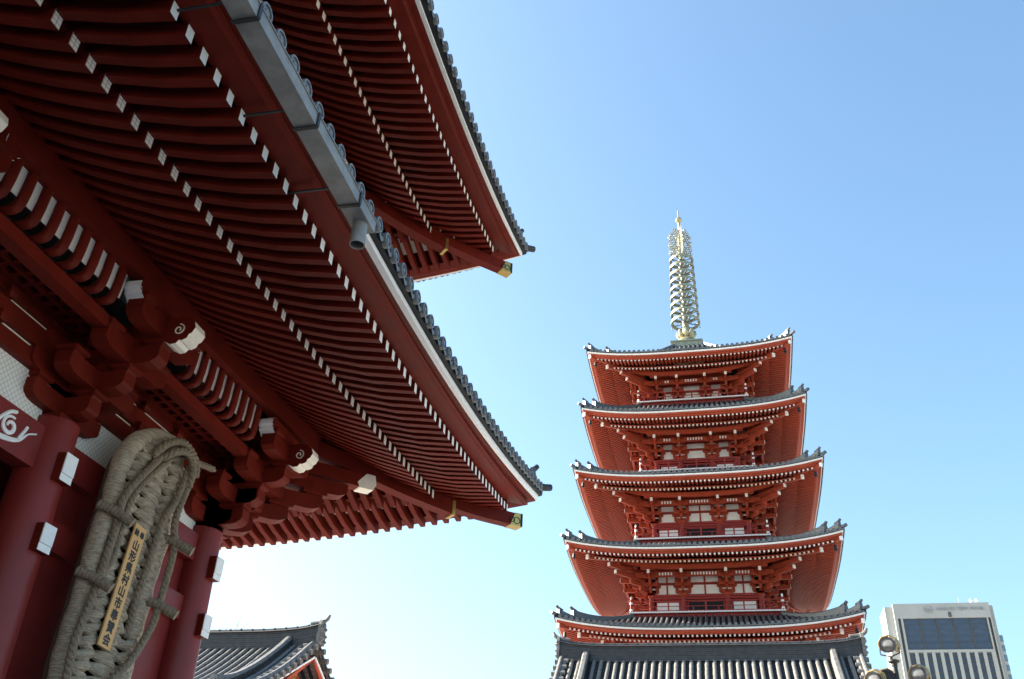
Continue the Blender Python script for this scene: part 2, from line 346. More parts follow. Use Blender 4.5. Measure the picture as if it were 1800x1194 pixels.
# corner pillar also shows beam ends on the north face (already built); beams and wall panels of each north bay
for i in range(5):
    a, b = PY[i]+.28, PY[i+1]-.28
    if i in (0, 4):
        t = MB(); t.box(N_, a, b, -.12, .11, 4.81, 5.26); t.build('tie_beam', ['redpil'], gate)
        t = MB(); t.box(N_, a, b, -.12, .10, 3.83, 4.21); t.build('tie_beam', ['redpil'], gate)
        t = MB(); t.box(N_, a, b, -.12, .10, .3, .62); t.build('tie_beam', ['redpil'], gate)
        t = MB(); t.box(N_, a, b, -.12, -.03, -CZ, 3.83); t.build('wall_panel', ['redpil'], gate)
        t = MB(); t.box(N_, a, b, -.12, -.05, 4.21, 4.81); t.build('wall_panel', ['redpil'], gate)
    else:
        t = MB(); t.box(N_, a, b, -.14, .13, 4.66, 5.24); bm_ = t.build('tie_beam', ['redpil'], gate)
        # white scrolls carved on the passage beam
        for sgn, e in ((1, b), (-1, a)):
            s_ = MB()
            for (cu, cz, R, a0, a1, w) in ((-.62, 4.96, .13, 200, -290, .026), (-1.15, 4.92, .15, 20, 380, .026), (-1.7, 4.95, .13, 200, -250, .024)):
                pts = []
                for k in range(26):
                    q = k/25; an = math.radians(a0+(a1-a0)*q); r = R*(.25+.75*q); pts.append(N_(e+sgn*(cu+r*math.cos(an)*1.1), .135, cz+r*math.sin(an)))
                s_.tube(pts, [w*(.6+.6*math.sin(math.pi*k/25)) for k in range(26)], 6)
            s_.tube(catmull([N_(e+sgn*x, .135, z) for x, z in ((-1.95, 4.86), (-1.4, 4.74), (-.85, 4.76), (-.45, 4.84), (-.28, 5.0), (-.14, 5.07))], 6), [.012+.026*math.sin(math.pi*min(1, k/24)) for k in range(31)], 6)
            s_.tube(catmull([N_(e+sgn*x, .135, z) for x, z in ((-.9, 4.80), (-.80, 5.0), (-.68, 5.13), (-.58, 5.17))], 6), .026, 6)
            s_.tube(catmull([N_(e+sgn*x, .135, z) for x, z in ((-.42, 4.88), (-.36, 5.0), (-.33, 5.08))], 6), .024, 6)
            s_.build('carved_scroll', ['white'], bm_, True)
    # plaster with wire net, then stacked beams with white slots
    t = MB(); t.box(N_, a, b, -.10, -.02, 5.24 if 0 < i < 4 else 5.26, 5.87); t.build('plaster_panel', ['net'], gate)
    for (z0, z1, o1) in ((5.87, 6.09, .09), (6.16, 6.44, .09), (6.51, 6.80, .09)):
        t = MB(); t.box(N_, a-.28, b+.28, -.10, o1, z0, z1); t.build('wall_beam', ['red'], gate)
    t = MB(); t.box(N_, a, b, -.10, .02, 6.09, 6.16); t.box(N_, a, b, -.10, .02, 6.44, 6.51); t.build('plaster_strip', ['cream'], gate)
for fr, H in ((W_, HX), (S_, HY), (E_, HX)):
    t = MB(); t.box(fr, -H+.3, H-.3, -.12, 0., -CZ, 5.4); t.build('wall_panel', ['redpil'], gate)
    t = MB(); t.box(fr, -H+.3, H-.3, -.12, .1, 4.81, 5.26); t.build('tie_beam', ['redpil'], gate)
    t = MB(); t.box(fr, -H+.1, H-.1, -.11, .08, 5.4, 6.8); t.build('wall_beam', ['red'], gate)
t = MB(); t.box(N_, -HY+.2, HY-.2, -2*HX+.2, -.25, 5.3, 7.6); t.build('inner_ceiling', ['red'], gate)

# bracket clusters of the lower storey
def gate_bracket(fr, u, z0, noses=True):
    mb = MB(); bracket(mb, fr, u, z0, 3, .43, .37, .25, .27, .74, para=True)
    arm_u(mb, fr, 1.25, .24, u-.68, u+.68, z0+1.42, .25, True, True)
    arm_o(mb, fr, u, .25, .2, 1.50, z0+1.09, .29)
    p = mb.build('bracket_cluster', ['red'], gate)
    if noses:
        def scroll(mbx, c, R, plane):
            pts = []
            for k in range(22):
                q = k/21; an = math.radians(90-500*q); r = R*(1-.8*q); pts.append(plane(c[0]+r*math.cos(an), c[1]+r*math.sin(an)))
            mbx.tube(pts, .011, 5)
        n = MB(); z = z0+1.08                                      # carved white nose pointing outwards
        prof = [(1.42, z+.33), (1.60, z+.37), (1.74, z+.34), (1.84, z+.26), (1.87, z+.16), (1.83, z+.08), (1.79, z+.06), (1.77, z+.0), (1.70, z-.03), (1.66, z-.02), (1.62, z-.07), (1.54, z-.08), (1.42, z-.02)]
        n.prism([fr(u-.135, o, zz) for o, zz in prof], Vector(fr(u+.135, 0, 0))-Vector(fr(u-.135, 0, 0)), 1, [0]*len(prof))
        scroll(n, (1.62, z+.15), .09, lambda a_, b_: fr(u-.137, a_, b_))
        n.build('carved_nose', ['cream', 'red'], p, False)
        for s in (-1, 1):
            n = MB(); zz = z0+1.40
            prof = [(.60, zz+.25), (.76, zz+.27), (.85, zz+.20), (.86, zz+.12), (.81, zz+.08), (.80, zz+.03), (.74, zz-.0), (.70, zz-.04), (.60, zz-.05)]
            A = [fr(u+s*x, 1.12, y) for x, y in prof]; n.prism(A, Vector(fr(u, 1.385, 0))-Vector(fr(u, 1.12, 0)), 1, [0]*len(prof))
            for q in (.06, .12, .18): n.box(fr, u+s*.70 if s > 0 else u+s*.862, u+s*.862 if s > 0 else u+s*.70, 1.388, 1.392, zz+q, zz+q+.012, 1)
            n.build('carved_nose', ['white', 'red'], p, False)
    return p
for u in PY[:-1]: gate_bracket(N_, u, 5.5)
gate_bracket(N_, HY, 5.5); gate_bracket(W_, 0, 5.5); gate_bracket(W_, -HX, 5.5); gate_bracket(W_, HX, 5.5, False)
def corner_bracket(fr, H, s, z0, so, sz, aw, ah, parent, mats=('red', 'cream'), steps=3, extra=True):
    d = diagfr(fr, H, s); mb = MB()
    for k in range(steps):
        oe = (k+1)*so+.12; arm_o(mb, d, 0, aw*1.15, -.2, oe, z0+k*sz+.002, ah)
        block(mb, d, 0, (k+1)*so, z0+k*sz+ah, aw*1.4, sz-ah)
    arm_o(mb, d, 0, aw*1.2, .1, so*steps+.45, z0+steps*sz+.01, ah, False, True)
    arm_o(mb, d, 0, aw*1.1, .1, so*steps+.80, z0+steps*sz+ah+.05, ah, False, False, 1)
    e = so*steps+.80; q = aw*1.1/2+.008; z = z0+steps*sz+ah+.05
    if mats[0] == 'red': mb.prism([d(-q, a, b) for a, b in ((e-.22, z+ah*.3), (e-.18, z-.02), (e+.02, z-.01), (e+.06, z+ah*.4), (e+.03, z+ah+.02), (e-.10, z+ah+.02))], Vector(d(q, 0, 0))-Vector(d(-q, 0, 0)), 1)
    return mb.build('corner_bracket', list(mats), parent)
corner_bracket(N_, HY, 1, 5.5, .43, .37, .24, .27, gate)
# small forked hangers under the lattice, white tipped small tie noses
for i in (3, 4):
    a, b = PY[i], PY[i+1]
    for q in (.38, .62):
        for zz in (6.09, 6.44): mb = MB(); block(mb, N_, a+(b-a)*q, .1, zz, .18, .13); mb.build('bearing_block', ['red'], gate)

# beam, lattice ceiling, cove ribs, purlin
for i in range(5):
    a, b = PY[i]+.02, PY[i+1]-.02
    mb = MB(); mb.box(N_, a, b, .76, .96, 6.45, 6.63); mb.build('cove_beam', ['red'], gate)
    mb = MB()
    mb.box(N_, a, b, .09, .17, 6.66, 6.74)
    n = int((b-a)/.23)
    for k in range(n): u = a+(k+.5)*(b-a)/n; mb.box(N_, u-.035, u+.035, .17, .76, 6.67, 6.73)
    for o in (.36, .56): mb.box(N_, a, b, o-.035, o+.035, 6.655, 6.715)
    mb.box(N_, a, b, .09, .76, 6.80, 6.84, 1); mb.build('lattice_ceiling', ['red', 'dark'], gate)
    cur = [(.86, 6.69), (.97, 6.655), (1.07, 6.65), (1.14, 6.69), (1.175, 6.78), (1.19, 6.92), (1.195, 7.08), (1.20, 7.22)]
    mb = MB(); mb.loft([[N_(a+.85, o-.055, z+.03), N_(b-.85, o-.055, z+.03)] for o, z in cur[4:]], 0, False, False); mb.build('cove_plaster', ['plaster'], gate)
    n = 9
    for k in range(n):
        u = a+.87+(k+.5)*(b-a-1.74)/n; mb = MB()
        rings = [[N_(u-.062, o-.05, z+.04), N_(u+.062, o-.05, z+.04), N_(u+.062, o, z), N_(u+.045, o+.012, z-.012), N_(u-.045, o+.012, z-.012), N_(u-.062, o, z)] for o, z in cur]
        mb.loft(rings, 0); mb.build('cove_rib', ['red'], gate, True)
for st, (pz, pc, po) in enumerate(((7.19, 7.38, 1.13), (13.75, 13.98, 1.0))):
    for fr, H in SIDES:
        mb = MB(); eave_strip(mb, fr, H, [(po, pz, pc), (po+.2, pz, pc), (po+.2, pz+.37, pc+.37), (po, pz+.37, pc+.37)], 5, 2, 36)
        mb.build('eave_purlin', ['red'], gate)

# rafters: two rows per storey, the hundred of each kind that show largest are parts, the rest one stuff part
def lerp(a, b, t): return a+(b-a)*t
RAFT = []
def rows(fr, H, storey, umin, umax, pref):
    if storey == 0:
        L0, p, sp = 5, 2, .265
        base = [(1.16, 7.68, 7.88), (1.8, 7.36, 7.62), (2.5, 7.07, 7.36), (3.15, 6.85, 7.18)]
        fly = [(2.62, 7.19, 7.48), (3.2, 6.97, 7.33), (3.8, 6.80, 7.29), (4.39, 6.70, 7.35)]
    else:
        L0, p, sp = 5, 2.5, .262
        base = [(1.02, 14.18, 14.42), (1.6, 13.83, 14.1), (2.1, 13.55, 13.86), (2.65, 13.31, 13.68)]
        fly = [(2.15, 13.70, 13.98), (2.75, 13.44, 13.82), (3.3, 13.27, 13.76), (3.9, 13.15, 13.81)]
    for kind, line, w, h in (('base_rafter', base, .118, .17), ('flying_rafter', fly, .105, .155)):
        oe = line[-1][0]; n = int((H+oe)/sp)
        for i in range(-n, n+1):
            u = (i+.5)*sp
            if abs(u) > H+oe-.1 or not (umin <= u <= umax): continue
            o0 = max(line[0][0], abs(u)-H+.10)
            if o0 > oe-.05: continue
            def zz(o, line=line, u=u):
                for a, b in zip(line, line[1:]):
                    if o <= b[0]+1e-6: t = (o-a[0])/(b[0]-a[0]); zm, zc = lerp(a[1], b[1], t), lerp(a[2], b[2], t); break
                return zm+(zc-zm)*srise(u, o, H, L0, p)
            pts = [(lerp(o0, oe, k/6), zz(lerp(o0, oe, k/6))) for k in range(7)]
            c = Vector(fr(u, oe, zz(oe))); RAFT.append((pref*c.length, kind, storey, fr, u, w, pts, h))
rows(N_, HY, 0, -1.5, 99, 1); rows(N_, HY, 1, 1.0, 99, 1.05)
rows(W_, HX, 0, -99, 5, 1.6); rows(W_, HX, 1, -99, 5, 1.6)
rows(N_, HY, 0, -13, -1.5, 9); rows(N_, HY, 1, -13, 1.0, 9); rows(E_, HX, 0, -99, 99, 20); rows(S_, HY, 0, -99, 99, 30); rows(S_, HY, 1, -99, 99, 30)
RAFT.sort(key=lambda r: r[0]); cnt = {}; rest = {}
for pr, kind, st, fr, u, w, pts, h in RAFT:
    cnt[kind] = cnt.get(kind, 0)+1
    capm = 1
    if cnt[kind] <= 100:
        mb = MB(); rafter(mb, fr, u, w, pts, h, 1, .10)
        mb.build(kind, ['red', 'creamnet' if (kind == 'base_rafter' and st == 0) else ('cream' if kind == 'base_rafter' else 'white')], gate)
    else:
        rest.setdefault(kind, MB()); rafter(rest[kind], fr, u, w, pts, h, 1)
for k, mb in rest.items(): tag(mb.build('far_rafters' if k == 'base_rafter' else 'far_flying_rafters', ['red', 'cream'], gate), kind='stuff')

EAVE = [dict(base=[(1.1, 7.80, 8.0), (3.3, 6.90, 7.26)], fly=[(2.7, 7.25, 7.54), (4.45, 6.79, 7.46)], kioi=(3.02, 6.94, 7.29), L=5, p=2,
             b1=(4.34, 4.72, 6.785, 7.51, .13), b2=(4.66, 4.86, 6.81, 7.66, .14), wh=(4.80, 4.90, 6.82, 7.74, .11), hip=[(.6, 7.62), (1.6, 7.40), (2.6, 7.16), (3.42, 7.02)], hip2=[(2.9, 7.21), (3.7, 7.12), (4.55, 7.13)],
             tile=(5.02, 6.99, 8.04), top=(.1, 9.9)),
        dict(base=[(.95, 14.3, 14.5), (2.75, 13.36, 13.76)], fly=[(2.2, 13.78, 14.06), (3.95, 13.23, 13.90)], kioi=(2.55, 13.40, 13.78), L=5, p=2.5,
             b1=(3.86, 4.22, 13.235, 13.98, .12), b2=(4.16, 4.38, 13.26, 14.06, .13), wh=(4.32, 4.42, 13.28, 14.12, .11), hip=[(.5, 14.1), (1.4, 13.85), (2.2, 13.6), (2.9, 13.46)], hip2=[(2.4, 13.66), (3.2, 13.55), (4.15, 13.52)],
             tile=(4.55, 13.42, 14.40), top=(-3.95, 18.7))]
for st, E in enumerate(EAVE):
    L0, p = E['L'], E['p']
    roofm = MB()
    for fr, H in SIDES:
        roof_surface(roofm, fr, H, E['tile'], E['top'], L0, p, .35 if st == 0 else .8, .315, .088, 28, 7, 0, 1, 2)
        for s in (-1, 1): hip_ridge(roofm, fr, H, s, E['tile'], E['top'], .35 if st == 0 else .8, .20, .22, ((.30, 1), (.20, 1)), .20)
    roof = roofm.build('lower_roof' if st == 0 else 'upper_roof', ['tile', 'tileface', 'tiledark'], gate, False)
    for fr, H in SIDES:
        def strip(name, prof, mats, mi=0, n=40, dz=0):
            prof = [(a_, b_+dz, c_1+dz) for a_, b_, c_1 in prof]
            mb = MB(); eave_strip(mb, fr, H, prof, L0, p, n, 0); return mb.build(name, mats, roof)
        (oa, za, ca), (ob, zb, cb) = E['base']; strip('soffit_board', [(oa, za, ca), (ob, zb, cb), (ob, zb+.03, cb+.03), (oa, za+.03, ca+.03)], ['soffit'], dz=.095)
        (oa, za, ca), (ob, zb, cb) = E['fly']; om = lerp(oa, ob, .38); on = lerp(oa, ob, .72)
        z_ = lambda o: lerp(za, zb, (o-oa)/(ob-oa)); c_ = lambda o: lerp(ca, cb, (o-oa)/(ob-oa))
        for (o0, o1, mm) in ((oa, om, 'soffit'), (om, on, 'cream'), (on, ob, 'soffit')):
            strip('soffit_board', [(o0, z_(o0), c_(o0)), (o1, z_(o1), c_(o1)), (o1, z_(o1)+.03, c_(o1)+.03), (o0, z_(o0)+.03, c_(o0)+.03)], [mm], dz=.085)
        o, z, c = E['kioi']; strip('rafter_rail', [(o-.05, z, c), (o+.07, z, c), (o+.07, z+.09, c+.09), (o-.05, z+.09, c+.09)], ['red'])
        o0, o1, z, c, h = E['b1']; strip('eave_board', [(o0, z, c), (o1-.07, z+.005, c+.03), (o1-.03, z+.03, c+.06), (o1, z+.035, c+.065), (o1, z+h, c+h), (o0, z+h, c+h)], ['red'])
        o0, o1, z, c, h = E['b2']; strip('eave_board', [(o0, z+.03, c+.0), (o1-.05, z+.03, c+.03), (o1, z+.06, c+.05), (o1, z+h+.03, c+h+.03), (o0, z+h+.03, c+h+.03)], ['red'])
        o0, o1, z, c, h = E['wh']; strip('white_fascia', [(o0, z+.02, c), (o1, z, c), (o1+.01, z+h, c+h+.02), (o0, z+h+.01, c+h+.02)], ['white'])
        o, z, c = E['tile']; strip('tile_bed', [(o-.35, z-.10, c-.16), (o-.04, z-.10, c-.16), (o-.02, z-.03, c-.03), (o-.35, z+.05, c+.02)], ['tiledark'])
    # hip rafters with gilt caps
    for fr, H, s in ((N_, HY, 1), (N_, HY, -1), (S_, HY, 1), (S_, HY, -1)):
        d = diagfr(fr, H, s)
        def hip(line, w, h):
            mb = MB(); P = catmull([(o, z, 0) for o, z in line], 5)
            mb.loft([[d(-w/2, q.x, q.y-h/2), d(w/2, q.x, q.y-h/2), d(w/2, q.x, q.y+h/2), d(-w/2, q.x, q.y+h/2)] for q in P], 0); return mb.build('hip_rafter', ['red'], gate)
        hip(E['hip'], .26, .30); h2 = hip(E['hip2'], .23, .27)
        (o, z), (oo, zo) = E['hip2'][-1], E['hip2'][-2]; mb = MB()
        a = .18; k = (z-zo)/(o-oo); w = .125; hh = .145
        mb.hexa([d(-w, o-a, z-hh-a*k), d(w, o-a, z-hh-a*k), d(w, o+.03, z-hh), d(-w, o+.03, z-hh), d(-w, o-a*.55, z+hh-a*k), d(w, o-a*.55, z+hh-a*k), d(w, o+.03, z+hh), d(-w, o+.03, z+hh)], 0)
        for sg in (-1, 1):                       # raised chased scrolls on the cap
            for cx_, r_0 in ((o-.07, .055), (o-.15, .04)):
                mb.tube([d(sg*(w+.002), cx_+r_0*math.cos(t*.52), z-.03+r_0*1.3*math.sin(t*.52)) for t in range(13)], .009, 5, 1)
            mb.box(lambda u, o_, z_: d(u*sg, o_, z_), w, w+.006, o-.005, o+.03, z-hh, z+hh, 1)
        mb.build('gilt_cap', ['gold', 'tiledark'], h2)
        o, z = E['hip'][-1]; mb = MB(); mb.box(d, -.14, .14, o-.05, o-.0, z-.17, z+.14); mb.build('gilt_band', ['gold'], gate)

# upper storey body
for fr, H in SIDES:
    mb = MB(); mb.box(fr, -H, H, -.2, -.02, 8.0, 14.6); mb.build('upper_wall', ['plaster'], gate)
    mb = MB(); mb.box(fr, -H-.1, H+.1, -.18, .14, 12.15, 12.5); mb.box(fr, -H, H, -.16, .10, 12.9, 13.15); mb.box(fr, -H, H, -.16, .12, 13.5, 13.85); mb.build('wall_beam', ['red'], gate)
for fr, H in SIDES: mb = MB(); mb.box(fr, -H-.9, H+.9, -.02, 1.02, 14.14, 14.19); mb.build('eave_ceiling', ['red'], gate)
for fr, H in ((W_, HX), (S_, HY), (E_, HX)): mb = MB(); mb.box(fr, -H-.7, H+.7, -.02, 1.14, 7.22, 7.27); mb.build('eave_ceiling', ['red'], gate)
for fr, H, us in ((N_, HY, PY), (W_, HX, (-4, 0, 4))):
    for u in us:
        mb = MB(); bracket(mb, fr, u, 12.45, 3, .36, .36, .2, .23, .6); arm_o(mb, fr, u, .2, .1, 1.45, 13.53, .24, False, True, 1)
        arm_u(mb, fr, 1.08, .2, u-.5, u+.5, 13.5, .22); mb.build('bracket_cluster', ['red', 'cream'], gate)
        mb = MB(); c = fr(u, 0, 0); mb.lathe((c[0], c[1], 9), [(.26, 0), (.25, 3.2)], 20); mb.build('pillar', ['redpil'], gate, True)
corner_bracket(N_, HY, 1, 12.45, .36, .36, .2, .23, gate)

# gutter and downpipe
y1 = 7.72-GY; mb = MB()
mb.box(N_, -6, y1, 5.00, 5.215, 6.45, 6.46); mb.box(N_, -6, y1, 5.215, 5.22, 6.45, 6.61, 1); mb.box(N_, -6, y1, 5.212, 5.232, 6.60, 6.615, 1); mb.box(N_, -6, y1, 4.995, 5.00, 6.45, 6.64); mb.box(N_, y1, y1+.006, 5.0, 5.22, 6.45, 6.61, 1)
gut = mb.build('gutter', ['gutter', 'gutter'], gate)
for y in (4.72, 6.03, 7.22):
    mb = MB(); mb.box(N_, y-GY-.02, y-GY+.02, 4.98, 5.235, 6.435, 6.45); mb.box(N_, y-GY-.02, y-GY+.02, 5.222, 5.24, 6.45, 6.62); mb.box(N_, y-GY-.012, y-GY+.012, 4.35, 4.99, 6.72, 6.74); mb.build('gutter_strap', ['iron'], gut)
mb = MB(); c = N_(7.56-GY, 5.11, 6.17); mb.lathe(c, [(.085, .29), (.085, 0), (.077, 0), (.077, .25)], 20); mb.build('downpipe', ['gutter'], gut, True)
# ------------------------------------------------------------------ the giant straw sandal on the gate wall
def rope(mb, pts, R, twist=.33, n=10, fray=False):
    P = catmull(pts, n); d = [0]
    for a, b in zip(P, P[1:]): d.append(d[-1]+(b-a).length)
    N = max(8, int(d[-1]/.028)); Q = []; k = 0
    for i in range(N+1):
        s = d[-1]*i/N
        while k < len(d)-2 and d[k+1] < s: k += 1
        Q.append(P[k].lerp(P[k+1], (s-d[k])/max(1e-6, d[k+1]-d[k])))
    a = None; fr = []
    for i, p in enumerate(Q):
        t = (Q[min(i+1, N)]-Q[max(i-1, 0)]).normalized()
        if a is None: a = Vector((1, 0, 0)) if abs(t.x) < .9 else Vector((0, 0, 1))
        a = (a-a.dot(t)*t).normalized(); fr.append((p, a.copy(), t.cross(a)))
    for j in range(3):
        path = []
        for i, (p, A, B) in enumerate(fr):
            an = 2*math.pi*(j/3 - (d[-1]*i/N)/twist); path.append(p+R*.5*(math.cos(an)*A+math.sin(an)*B))
        mb.tube(path, R*.60, 8)
sandal = empty('giant_straw_sandal', -8.2, 11.3, 'giant straw sandal with knotted ropes and a written board, hanging on the red gate wall', 'sandal')
BL = [(11.822,5.966),(11.42,5.936),(11.067,5.805),(10.786,5.534),(10.665,5.232),(10.645,4.88),(10.665,4.568),(10.635,4.216),(10.615,3.672),(10.625,3.169),(10.595,2.737),(10.585,2.465),(10.615,2.213),(10.685,1.811),(10.866,1.409),(11.269,1.207)]
BR = [(11.772,5.936),(11.973,5.654),(11.993,5.292),(11.993,4.759),(12.023,4.447),(11.973,3.924),(11.953,3.602),(11.923,3.129),(11.923,2.566),(11.893,2.012),(11.721,1.509),(11.269,1.258)]
def coil(pts, R, x, wob, name, pitch=.032):
    """fat roll wound round and round with straw cord"""
    P = catmull([(x, y, z) for y, z in pts], 10); d = [0]
    for a, b in zip(P, P[1:]): d.append(d[-1]+(b-a).length)
    N = int(d[-1]/(pitch/3)); path = []; k = 0; rr = []
    for i in range(N+1):
        s = d[-1]*i/N
        while k < len(d)-2 and d[k+1] < s: k += 1
        path.append(P[k].lerp(P[k+1], (s-d[k])/max(1e-6, d[k+1]-d[k])))
        rr.append(R*(1+.035*math.sin(2*math.pi*s/pitch)+wob*math.sin(s*5.1+1)+wob*.8*math.sin(s*13.7)+random.uniform(-.012, .012)))
    mb = MB(); mb.tube(path, rr, 14); return mb.build(name, ['strawside'], sandal, True)
coil(BL, .134, -8.2, .05, 'rolled_border'); coil(BR, .115, -8.2, .07, 'rolled_border')
def edge(pts, z, lo):
    q = sorted(pts, key=lambda p: p[1])
    for a, b in zip(q, q[1:]):
        if a[1] <= z <= b[1]: return a[0]+(b[0]-a[0])*(z-a[1])/max(1e-6, b[1]-a[1])
    return q[-1][0]
mb = MB(); z = 1.38; row = 0
while z < 5.86:
    yl, yr = edge(BL, z, 0)+.06, edge(BR, z, 0)-.02
    cuts = [0, .30, .70, 1.]; wdt = yr-yl
    for c in range(3):
        a, b = yl+cuts[c]*wdt-.035, yl+cuts[c+1]*wdt+.035; zz = z+random.uniform(-.012, .012); til = (.075 if (c+row) % 2 else -.06)+random.uniform(-.025, .025)
        if b-a < .12: continue
        path = []; rad = []; ph = random.uniform(0, 3)
        for k in range(9):
            q = k/8; path.append((-8.17+.075*math.sin(math.pi*q)+(.025 if row % 2 else 0)+random.uniform(-.006, .006), a+(b-a)*q, zz+til*(q-.5)*2*(1 if c != 1 else .7)+.012*math.sin(6*q+ph))); rad.append(.062*(.45+.62*math.sin(math.pi*q)**.6)*random.uniform(.93, 1.07))
        mb.tube(path, rad, 8)
    z += .083; row += 1
mb.build('woven_sole', ['straw'], sandal, True)
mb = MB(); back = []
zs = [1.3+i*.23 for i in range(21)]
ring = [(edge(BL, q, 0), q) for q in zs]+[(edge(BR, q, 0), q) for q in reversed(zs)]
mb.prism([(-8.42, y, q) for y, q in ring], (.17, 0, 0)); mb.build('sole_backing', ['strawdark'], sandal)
ropes = [
 [(-8.05,12.001,5.946),(-8.05,11.547,5.857),(-7.95,10.964,5.238),(-7.95,10.701,4.858),(-8.0,10.64,4.594),(-8.0,10.66,4.27),(-8.0,10.631,3.877),(-8.0,10.611,3.583),(-8.0,10.572,3.288),(-8.0,10.533,3.043),(-8.0,10.464,2.65),(-8.0,10.503,2.238),(-8.05,10.582,1.767)],
 [(-8.03,12.02,5.912),(-8.03,11.626,5.715),(-8.03,11.331,5.439),(-7.93,10.946,5.06),(-7.93,10.752,4.719),(-8.0,10.778,4.466),(-8.0,10.778,4.123),(-8.0,10.748,3.828),(-8.02,10.68,3.612)],
 [(-7.95,11.979,5.902),(-7.95,11.92,5.658),(-7.95,11.842,5.267),(-7.95,11.764,5.024),(-7.95,11.608,4.731),(-7.98,11.583,4.406),(-7.98,11.544,3.966),(-7.98,11.476,3.525),(-8.05,11.576,3.26),(-8.08,11.596,3.013)],
 [(-7.93,12.085,5.838),(-7.93,12.026,5.546),(-7.93,11.939,5.206),(-7.93,11.871,4.914),(-7.93,11.89,4.67),(-7.93,11.997,4.476),(-7.93,12.007,4.087),(-7.93,11.968,3.649),(-7.93,11.929,3.308),(-7.93,11.773,2.968),(-7.93,11.608,2.695),(-7.93,11.326,2.403),(-8.0,11.092,2.16),(-8.05,10.699,1.767)],
 [(-7.99,11.023,5.482),(-7.9,11.196,5.748),(-7.9,11.535,5.913),(-7.9,11.826,5.874),(-7.9,12.02,5.748),(-7.9,12.058,5.574)],
 [(-7.97,11.246,5.535),(-7.86,11.361,5.676),(-7.83,11.602,5.782),(-7.83,11.796,5.724),(-7.86,11.912,5.589),(-7.9,11.951,5.366)],
 [(-7.92,11.747,5.821),(-7.9,12.009,5.801),(-7.88,12.241,5.84),(-7.88,12.492,5.888)]]
for P, R in zip(ropes, (.054, .044, .052, .053, .060, .058, .050)):
    mb = MB(); rope(mb, P, R, R*4.6); mb.build('rope', ['rope'], sandal, True)
for a, b in (((-8.2,10.43,4.50), (-7.78,10.68,4.30)), ((-8.2,10.39,3.56), (-7.78,10.60,3.38)), ((-8.2,11.86,4.56), (-7.68,12.10,4.38)), ((-8.2,11.82,3.62), (-7.68,12.06,3.43))):
    A, B = Vector(a), Vector(b); mb = MB(); mid = A.lerp(B, .5)+Vector((0, 0, .03)); P = catmull([A, mid, B], 24); mb.tube(P, [.066*(1+.06*math.sin(i*1.3)) if i < 34 else .072*(1+.05*math.sin(i*1.6)) for i in range(len(P))], 12)
    mb.build('wrapped_loop', ['rope'], sandal, True)
# the dedication board and its brushed characters
bt, bb = Vector((-7.97, 11.152, 4.431)), Vector((-7.97, 11.02, 2.732)); U = (bt-bb).normalized(); Rr_ = Vector((0, U.z, -U.y))
mb = MB(); hw = .139; q = [bb-Rr_*hw, bb+Rr_*hw, bt+Rr_*hw, bt-Rr_*hw]
mb.hexa([p+Vector((-.012, 0, 0)) for p in (q[0], q[1], q[2], q[3])]+[p+Vector((.012, 0, 0)) for p in (q[0], q[1], q[2], q[3])]); brd = mb.build('name_board', ['board'], sandal)
ink = MB(); Lb = (bt-bb).length
def glyph(ch, t, off, size, bold):
    o = bb+U*(Lb*(1-t))+Rr_*off+Vector((.0145, 0, 0)); g_ = text_mesh(ch, size, o, Rr_, U, .001, 'character', 'ink', None, bold); 
    for dx_, dz_ in ((0, 0), (.005, .004), (-.005, .004), (.004, -.005), (-.004, -.005)): ink.add([(v[0]+dx_*.1+dz_*.01, v[1]+dx_, v[2]+dz_) for v in g_.v], g_.f)
glyph('納', .065, -.068, .10, .0); glyph('奉', .065, .066, .10, .0)
for k, ch in enumerate('山形県村山市奉賛会'): glyph(ch, .165+k*.0965, 0, .158, .0)
ink.build('brushed_characters', ['ink'], brd)

